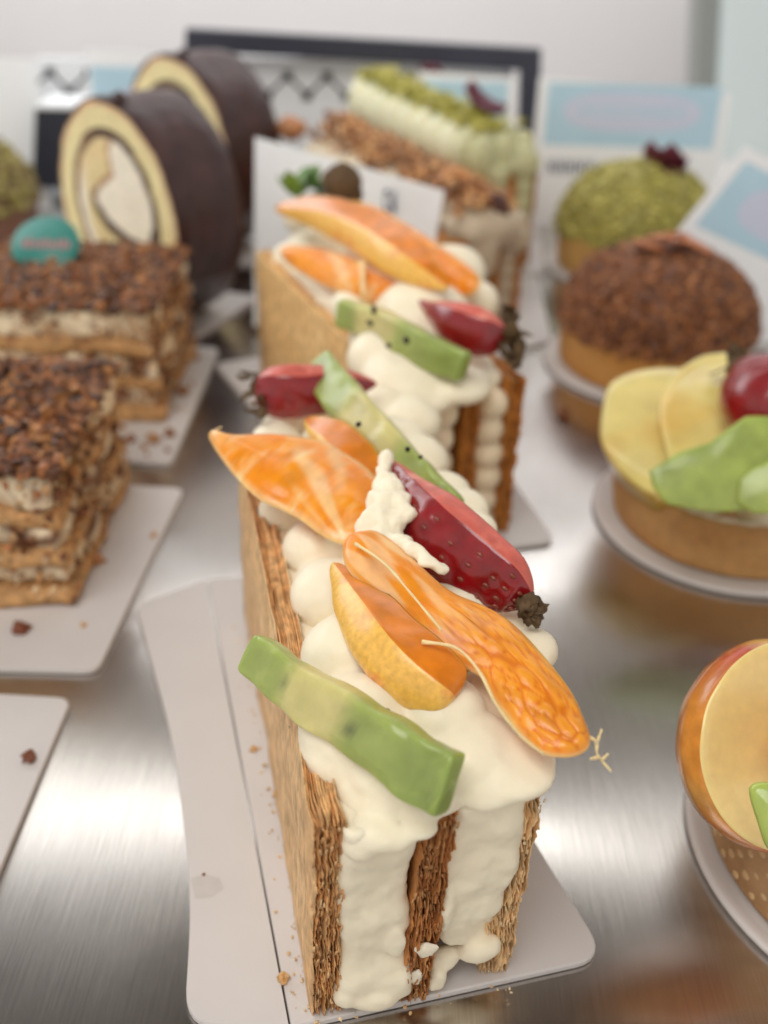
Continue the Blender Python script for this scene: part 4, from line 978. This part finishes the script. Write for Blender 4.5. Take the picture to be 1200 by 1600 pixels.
M['yskin'] = org('yellow_apple_skin', srgb(206, 170, 40), rough=.3, var=.15, sss=.4, ssc=.3, coat=.4)
M['gkiwi'] = org('kiwi_chunk_flesh', srgb(170, 186, 100), rough=.3, var=.2, vscale=1.6, sss=.8, sssr=(.7, 1, .2), ssc=.4, coat=.3, bump=.1, bscale=5)
slab(f2, [(945, 612), (960, 590), (1000, 575), (1060, 572), (1100, 590), (1110, 640), (1090, 700), (1050, 770), (1010, 762), (965, 725), (938, 680)], 3.6, 'apple_slice', ['yap', 'yskin'], th=1.0, nrm=vn(-.1, -.2, .97), edge=.16, label='pale yellow apple slice at the left of the tart')
slab(f2, [(1032, 660), (1034, 610), (1060, 575), (1100, 552), (1150, 548), (1200, 560), (1220, 620), (1200, 680), (1140, 720), (1060, 735)], 3.9, 'apple_slice', ['yap', 'yskin'], th=.8, nrm=vn(-.1, -.35, .93), edge=.16, label='creamy apple slice behind the kiwi')
slab(f2, [(1016, 735), (1062, 706), (1110, 690), (1166, 650), (1215, 652), (1225, 720), (1200, 792), (1120, 800), (1045, 788), (1022, 762)], 4.15, 'kiwi_slice', ['gkiwi', 'gkiwi'], th=1.1, nrm=vn(-.1, -.75, .65), rnd_=.3, edge=.08)
slab(f2, [(1155, 750), (1180, 728), (1230, 712), (1260, 760), (1240, 800), (1180, 802), (1152, 785)], 4.2, 'kiwi_slice', ['gkiwi', 'gkiwi'], th=1.0, nrm=vn(-.3, -.75, .65), rnd_=.3, edge=.08)
st = strawberry(f2, [(1152, 592, 5.1, 34), (1178, 608, 5.2, 62), (1212, 632, 5.2, 74), (1252, 662, 5.1, 48), (1280, 682, 5, 12)], 0, .9, ends=(5, 2.2), seedr=.06, grid=(8, 4), sec=sec_super(60, 2.2, 1))
leafbits(st, [G(1150, 580, 5.25), G(1158, 568, 5.3)], .7, 6, seed=8, core=.25)
b = MB()
for k in range(46): a = math.radians(190 + k * 2.6); blob(b, T2 + V3((3.55 * math.cos(a), 3.55 * math.sin(a), 2.0)), (.2, .2, random.uniform(.08, .16)), sub=2, amp=.3)
remeshed(b, 'cream_edge', 'cream', f2, .05, 3, .5)
# ---- apple tart (lower right)
f1 = thing('fruit_tart', (T1.x, T1.y, ZB), 'open tart with a dotted shell and a big red skinned apple half, lower right', 'tart', group=GT)
tart_shell(f1, T1, 3.75, 3.95, 2.0, [srgb(178, 136, 92), srgb(196, 156, 112)], dots=True)
fill(f1, T1, 3.7, 1.9)
def apple_half(root, c, nrm, r, th, name='apple_slice', mats=('appleflesh', 'redapple'), label=None, sy=1.0):
    """thick slice off an apple: flat cut face with normal nrm, skin curving away behind it"""
    nrm = nrm.normalized(); A = nrm.cross(V3((0, 0, 1))).normalized(); B = A.cross(nrm).normalized(); mb = MB(); n = 96; rings = []; tn = []
    prof = [(.0, 0), (.5, 0), (.9, 0), (.985, -.0), (1.0, -.03), (1.03, -.2), (1.04, -.45), (1.0, -.8), (.86, -1.0), (.5, -1.08), (0.02, -1.1)]
    vs = []; ms = []; fs = []
    for (q, d) in prof:
        for k in range(n):
            a = 2 * math.pi * k / n; rr = r * q * (1 + .035 * math.cos(2 * a + .5) + .02 * math.cos(3 * a)); 
            p = V3(c) + A * rr * math.cos(a) + B * rr * math.sin(a) * sy + nrm * (d * th + .03 * n3(math.cos(a) * q * 3, math.sin(a) * q * 3))
            vs.append(p); tn.append(mixc(srgb(222, 146, 60), srgb(184, 70, 40), .4 + .9 * n3(math.cos(a) * 1.5, math.sin(a) * 1.5, d)))
    for i in range(len(prof) - 1):
        for k in range(n): fs.append((i * n + k, i * n + (k + 1) % n, (i + 1) * n + (k + 1) % n, (i + 1) * n + k)); ms.append(0 if i < 4 else 1)
    mb.add(vs, fs, tn, ms); return mb.build(name, list(mats), root, label=label)
apple_half(f1, G(1226, 1168, 4.0), V3((.3, -.7, .64)), 1.72, .95, label='large apple half with red and yellow skin', sy=1.12)
apple_half(f1, G(1292, 1168, 4.9), V3((.2, -.7, .66)), .85, .4, mats=('appleflesh', 'peachflesh'), label='smaller apple slice in front of the large half')
slab(f1, [(1172, 1232), (1200, 1222), (1240, 1240), (1245, 1290), (1205, 1330), (1185, 1285)], 4.9, 'kiwi_slice', ['gkiwi', 'gkiwi'], th=.5, nrm=vn(-.2, -.7, .7))
b = MB()
for k in range(40): a = math.radians(185 + k * 2.6); blob(b, T1 + V3((3.6 * math.cos(a), 3.6 * math.sin(a), 2.3)), (random.uniform(.15, .35), .25, .18), sub=2, amp=.3)
remeshed(b, 'cream_edge', 'cream', f1, .05, 2, .5, amp=.04, fr=3)
# ================================================================ cards and things behind
def card(name, P4, th, label, cat, group=None):
    """upright card from four corners (lower left, lower right, upper right, upper left)"""
    a, b_, c, d = [V3(p) for p in P4]; n = (b_ - a).cross(d - a).normalized()
    root = thing(name, (a + b_) / 2, label, cat, group=group)
    mb = MB(); vs = [a, b_, c, d] + [p + n * -th for p in (a, b_, c, d)]
    mb.add(vs, [(0, 1, 2, 3), (7, 6, 5, 4), (0, 4, 5, 1), (1, 5, 6, 2), (2, 6, 7, 3), (3, 7, 4, 0)]); mb.build('card_panel', 'card', root, False)
    def at(s, t, off=.01): return a + (b_ - a) * s + (d - a) * t + n * off
    return root, at
def patch(root, at, s0, t0, s1_, t1_, name, mat, off=.012, rnd_=False):
    mb = MB()
    if rnd_:
        N = 32; vs = []
        for k in range(N):
            a = 2 * math.pi * k / N; vs.append(at((s0 + s1_) / 2 + (s1_ - s0) / 2 * math.copysign(abs(math.cos(a)) ** .7, math.cos(a)), (t0 + t1_) / 2 + (t1_ - t0) / 2 * math.copysign(abs(math.sin(a)) ** .8, math.sin(a)), off))
        mb.add(vs, [tuple(range(N))])
    else: mb.add([at(s0, t0, off), at(s1_, t0, off), at(s1_, t1_, off), at(s0, t1_, off)], [(0, 1, 2, 3)])
    return mb.build(name, mat, root, False)
def strokes(root, at, s0, t0, s1_, h, n, mat, name='lettering', off=.02, seed=1):
    mb = MB(); rr = random.Random(seed); w = (s1_ - s0) / n
    for i in range(n):
        s = s0 + i * w; k = rr.random()
        for (x0, y0, x1, y1) in ([(.1, 0, .3, 1), (.6, 0, .8, 1), (.3, .4, .6, .6)] if k < .4 else [(.1, 0, .3, 1), (.3, 0, .8, .2), (.3, .8, .8, 1)] if k < .7 else [(.1, 0, .3, 1), (.3, .15, .55, .5), (.55, .0, .75, 1)]):
            mb.add([at(s + x0 * w, t0 + y0 * h, off), at(s + x1 * w, t0 + y0 * h, off), at(s + x1 * w, t0 + y1 * h, off), at(s + x0 * w, t0 + y1 * h, off)], [(0, 1, 2, 3)])
    return mb.build(name, mat, root, False)
GS = 'light blue and white price cards'
def cardpx(name, UL, UR, Y, label, tilt=.12, zb=.05, Yr=None, group=GS):
    d = GY(*UL, Y); c = GY(*UR, Yr or Y); a = V3((d.x, d.y - tilt * d.z, zb)); b_ = V3((c.x, c.y - tilt * c.z, zb)); return card(name, [a, b_, c, d], .06, label, 'price card', group)
r, at = cardpx('price_card', (843, 121), (1143, 146), 59.2, 'blue topped white price card standing behind the green pistachio tart')
patch(r, at, .05, .56, .95, .97, 'blue_band', 'cardblue'); patch(r, at, .14, .66, .86, .92, 'pale_oval', 'cardpink', .02, True); strokes(r, at, .22, .76, .78, .07, 9, 'cardblue', off=.03, seed=3); strokes(r, at, .08, .36, .34, .1, 5, 'ink', seed=4)
# tilted card at right edge
p0 = T3 + V3((3.4, 3.0, 0))
UL, LL = GY(1165, 228, 42.5), GY(1084, 330, 41.5)
dirx = V3((1, .12, -.42)).normalized(); 
c_ul = UL; c_ll = UL + (LL - UL) * 2.4; c_ur = UL + dirx * 8; c_lr = c_ll + dirx * 8
r, at = card('price_card', [c_ll, c_lr, c_ur, c_ul], .06, 'tilted blue and white price card stuck behind the brown crumb tart at the right edge', 'price card', GS)
patch(r, at, .06, .52, .97, .93, 'blue_band', 'cardblue'); patch(r, at, .2, .6, .8, .88, 'pale_oval', 'cardpink', .02, True)
r, at = cardpx('price_card', (134, 76), (268, 84), 59.0, 'blue price card behind the front chocolate roll, at the left')
patch(r, at, .03, .4, .97, .9, 'blue_band', 'cardblue'); patch(r, at, .35, .5, .95, .8, 'pale_oval', 'cardpink', .02, True)
r, at = cardpx('price_card', (-110, 84), (54, 92), 59.4, 'plain white price card beside the tart at the left edge')
strokes(r, at, .2, .4, .6, .08, 5, 'ink', seed=7)
r, at = cardpx('price_card', (655, 112), (806, 122), 58.8, 'blue and white price card half hidden behind the pistachio slice')
patch(r, at, .05, .4, .93, .95, 'blue_band', 'cardblue')
# plain card in front of nut slice
ZC = .3
a = GY(382, 600, 39.0); 
Lt = GY(398, 214, 41.5); Rt = GY(694, 298, 38.6); a = V3((Lt.x - .3, Lt.y - 1.0, ZC)); b_ = V3((Rt.x - .9, Rt.y - 1.0, ZC))
r, at = card('price_card', [a, b_, Rt, Lt], .06, 'plain white card with blue pen marks, leaning against the nut slice', 'price card', GS)
strokes(r, at, .76, .72, .84, .11, 2, 'ink', seed=5)
# dark frame, decorated strip, dark box
def gybox(mb, u0, v0, u1, v1, Y, th, mi=0):
    a, b_, c, d = GY(u0, v1, Y), GY(u1, v1, Y), GY(u1, v0, Y), GY(u0, v0, Y); n = V3((0, th, 0)); vs = [a, b_, c, d, a + n, b_ + n, c + n, d + n]
    mb.add(vs, [(0, 1, 2, 3), (7, 6, 5, 4), (0, 4, 5, 1), (1, 5, 6, 2), (2, 6, 7, 3), (3, 7, 4, 0)], mi=mi)
def slant(mb, P, Y, th):
    vs = [GY(u, v, Y) for (u, v) in P]; n = V3((0, th, 0)); k = len(vs); vs += [p + n for p in vs]
    mb.add(vs, [tuple(range(k)), tuple(range(k, 2 * k))[::-1]] + [(i, k + i, k + (i + 1) % k, (i + 1) % k) for i in range(k)])
fr = thing('dark_frame', GY(700, 320, 62.5), 'large dark rectangular frame standing on the back edge behind the cakes', 'frame')
b = MB(); slant(b, [(288, 80), (845, 112), (846, 78), (290, 46)], 62.6, 1.0); b.build('top_bar', 'black', fr, False)
b = MB(); slant(b, [(806, 330), (828, 332), (845, 112), (814, 110)], 62.6, 1.0); b.build('side_bar', 'black', fr, False)
b = MB(); slant(b, [(270, 330), (292, 330), (312, 82), (288, 80)], 62.6, 1.0); b.build('side_bar', 'black', fr, False)
st_ = thing('patterned_panel', GY(300, 230, 64), 'bright white panel with a black zigzag line, behind the price cards', 'panel')
b = MB(); slant(b, [(40, 330), (804, 335), (800, 92), (56, 90)], 64.2, .4); b.build('panel_sheet', 'card', st_, False)
b = MB()
xs = [u for u in range(46, 790, 31)]
for i in range(len(xs) - 1):
    v0, v1 = (112 + i * .55 if i % 2 else 142 + i * .55), (142 + i * .55 if i % 2 else 112 + i * .55)
    slant(b, [(xs[i], v0 + 3), (xs[i + 1], v1 + 3), (xs[i + 1], v1 - 3), (xs[i], v0 - 3)], 64.1, .05)
    slant(b, [(xs[i] - 7, v0 + 7), (xs[i] + 7, v0 + 7), (xs[i] + 7, v0 - 7), (xs[i] - 7, v0 - 7)], 64.08, .05)
b.build('zigzag_line', 'blackwire', st_, False)
bx = thing('black_box', GY(85, 285, 57), 'small dark box between the left tart and the front chocolate roll', 'box')
b = MB(); slant(b, [(50, 292), (125, 295), (135, 172), (55, 170)], 57.5, 3.0); b.build('box_body', 'dark', bx, False)
b = MB(); slant(b, [(55, 170), (135, 172), (135, 166), (55, 164)], 57.4, 3.2); b.build('box_lid', 'card', bx, False)
ps = thing('upright_post', GY(1110, 130, 78), 'grey upright post at the upper right behind the cards', 'post')
b = MB(); slant(b, [(1080, 340), (1112, 340), (1134, -30), (1094, -30)], 80, 3); b.build('post_body', 'post', ps, False)
gl = thing('side_panel', GY(1180, 200, 78), 'pale bluish panel beside the grey post at the upper right corner', 'panel')
M['paleblue'] = org('pale_blue_panel', srgb(214, 226, 226), rough=.4, var=.03)
b = MB(); slant(b, [(1113, 340), (1420, 340), (1440, -30), (1135, -30)], 79, 1); b.build('panel_sheet', 'paleblue', gl, False)
# ================================================================ loose crumbs
GC = 'loose crumbs on boards and shelf'
def loose(u, v, z, r, c, label):
    b = MB(); p = G(u, v, z); st = random.getstate(); random.seed(int(u * 7 + v))
    vs, fs = ico(2); sd = random.uniform(0, 99); q = rotm()
    vs2 = [p + V3((0, 0, r * .45)) + q @ (v_ * r * (1 + .9 * noise.noise(v_ * 2 + V3((sd, 0, 0))))) for v_ in vs]
    for w in vs2: w.z = max(w.z, z + .005)
    b.add(vs2, fs, c); random.setstate(st)
    tag(b.build('crumb', 'crumb', smooth=False), label, 'crumb', GC)
BRc, LTc = srgb(120, 62, 34), srgb(206, 160, 104)
loose(33, 987, ZB, .2, BRc, 'dark round crumb on the board in front of the nearer layer cake')
loose(46, 1187, ZB, .17, srgb(120, 66, 38), 'dark crumb on the lower left board')
loose(240, 838, ZB, .1, LTc, 'faint tan crumb near the right edge of the front layer cake board')
loose(130, 978, ZB, .08, LTc, 'tiny pale crumb beside the corner of the front layer cake')
loose(442, 1530, ZB, .11, LTc, 'golden flake by the crease of the nearest board')
loose(396, 1172, ZB, .08, LTc, 'golden flake halfway along the nearest board, beside the pastry')
loose(414, 1197, ZB, .06, srgb(216, 190, 150), 'pale speck close to the pastry side on the nearest board')
loose(432, 1243, ZB, .09, LTc, 'golden flake touching the left side of the nearest slice')
loose(318, 1367, ZB, .03, BRc, 'tiny dark speck on the grease spot of the nearest board')
loose(880, 650, .02, .22, srgb(128, 76, 40), 'brown crumb lying on the bare steel beside the crumb tart')
loose(150, 880, ZB, .22, srgb(176, 120, 70), 'tan crumb stuck against the side of the front layer cake')
rr = random.Random(77)
b = MB()
for (u, v, r) in [(240, 690, .22), (265, 680, .2), (205, 688, .18), (225, 700, .12), (250, 655, .2), (285, 615, .22), (305, 560, .18), (275, 640, .1), (262, 705, .1), (230, 712, .08), (300, 600, .08), (290, 640, .06)]:
    loose(u, v, ZB, r, mixc(BRc, LTc, rr.random() * .7), 'brown crumb scattered on the board around the layer cake with the teal disc')
# flakes along the foot of the nearest slice
b = MB()
for k in range(90):
    y = rr.uniform(-.2, 11); x = -hw - abs(rr.gauss(0, .14)) - .02
    if rr.random() < .3: x, y = rr.uniform(-hw, hw), -abs(rr.gauss(0, .15)) - .1
    chunk(b, S1(x, y, .02), rr.uniform(.015, .05), mixc(LTc, srgb(236, 214, 176), rr.random()))
o = b.build('pastry_flakes', 'crumb', None, False); tag(o, 'fine pastry flakes along the foot of the nearest slice', 'crumbs'); o['kind'] = 'stuff'
# ================================================================ light
def area(name, c, target, sx, sy, power, color=(1, 1, 1), spread=180):
    l = bpy.data.lights.new(name, 'AREA'); l.shape = 'RECTANGLE'; l.size = sx; l.size_y = sy; l.energy = power; l.color = color; l.spread = math.radians(spread)
    o = bpy.data.objects.new(name, l); o.location = c; col.objects.link(o)
    o.rotation_euler = (V3(target) - V3(c)).to_track_quat('-Z', 'Y').to_euler(); return o
ZL = 38
def refl_area(name, u0, u1, v0, v1, power, color, dv=0):
    """a lamp in the case's roof, placed where the shelf mirrors it"""
    a, b_, c, d = G(u0, v0, -ZL), G(u1, v0 + dv, -ZL), G(u1, v1 + dv, -ZL), G(u0, v1, -ZL)
    m = (a + b_ + c + d) / 4; m.z = ZL; ex = ((b_ - a) + (c - d)) / 2; ey = ((a - d) + (b_ - c)) / 2
    l = bpy.data.lights.new(name, 'AREA'); l.shape = 'RECTANGLE'; l.size = ex.length; l.size_y = ey.length; l.energy = power; l.color = color
    o = bpy.data.objects.new(name, l); o.matrix_world = Matrix.Translation(m) @ Matrix.Rotation(math.atan2(ex.y, ex.x), 4, 'Z'); col.objects.link(o)
    return o
refl_area('case_lamp', -600, 1900, 1180, 1238, 4200, (1, .99, .96), 175)
refl_area('case_lamp_side', -900, 300, 1195, 1255, 1050, (.98, .99, 1), 110)
refl_area('case_lamp_side', -900, 320, 1122, 1164, 900, (1, .97, .9), 60)
area('ceiling_light', (-14, -4, 58), (0, 14, 0), 42, 30, 23500, (1, .972, .925))
area('window_light', (-52, 66, 32), (0, 30, 2), 50, 26, 14000, (.93, .97, 1))
area('back_light', (5, 74, 40), (0, 92, 5), 90, 12, 19000, (.98, .99, 1))
w = bpy.data.worlds.new('World'); scene.world = w; w.use_nodes = True; nt = w.node_tree; N, L = nt.nodes, nt.links
bg = N['Background']; tc = N.new('ShaderNodeTexCoord'); sp = N.new('ShaderNodeSeparateXYZ'); L.new(tc.outputs['Generated'], sp.inputs[0])
def ramp(stops):
    rp = N.new('ShaderNodeValToRGB'); L.new(sp.outputs['Z'], rp.inputs[0]); e = rp.color_ramp.elements
    e[0].position = 0; e[0].color = (*stops[0][1], 1); e[1].position = 1; e[1].color = (*stops[-1][1], 1)
    for pos, c in stops[1:-1]: q_ = e.new(pos); q_.color = (*c, 1)
    return rp
r1 = ramp([(0, (.60, .58, .57)), (.3, (.52, .48, .45)), (.55, (.38, .325, .285)), (.63, (.25, .205, .165)), (.69, (.32, .30, .28)), (.775, (.38, .37, .36)), (.805, (.12, .10, .085)), (.88, (.05, .043, .036)), (1, (.05, .042, .035))])
r2 = ramp([(0, (.92, .89, .85)), (.45, (.72, .68, .64)), (.8, (.2, .18, .16)), (1, (.05, .042, .035))])
mr = N.new('ShaderNodeMapRange'); mr.inputs[1].default_value = -.25; mr.inputs[2].default_value = .15; L.new(sp.outputs['Y'], mr.inputs[0])
mx = N.new('ShaderNodeMix'); mx.data_type = 'RGBA'; L.new(mr.outputs[0], mx.inputs[0]); L.new(r2.outputs[0], mx.inputs[6]); L.new(r1.outputs[0], mx.inputs[7])
L.new(mx.outputs[2], bg.inputs['Color']); bg.inputs['Strength'].default_value = 1.0
# ================================================================ camera
cd = bpy.data.cameras.new('Camera'); cam = bpy.data.objects.new('Camera', cd); col.objects.link(cam); scene.camera = cam
cam.matrix_world = Matrix(((CR.x, CU.x, -FW.x, CAM.x), (CR.y, CU.y, -FW.y, CAM.y), (CR.z, CU.z, -FW.z, CAM.z), (0, 0, 0, 1)))
cd.sensor_fit = 'VERTICAL'; cd.sensor_height = 48; cd.lens = 48 * FPX / 1600; cd.clip_start = .5; cd.clip_end = 1000
cd.dof.use_dof = True; cd.dof.focus_distance = 16.4; cd.dof.aperture_fstop = .135; cd.dof.aperture_blades = 0
scene.render.engine = 'CYCLES'; scene.cycles.use_denoising = True; scene.cycles.max_bounces = 6; scene.cycles.diffuse_bounces = 3; scene.cycles.glossy_bounces = 3
scene.cycles.transmission_bounces = 2; scene.cycles.sample_clamp_indirect = 6; scene.cycles.use_adaptive_sampling = True; scene.cycles.adaptive_threshold = .02
vs_ = scene.view_settings; vs_.view_transform = 'Standard'; vs_.look = 'None'; vs_.exposure = -0.1; vs_.gamma = 1
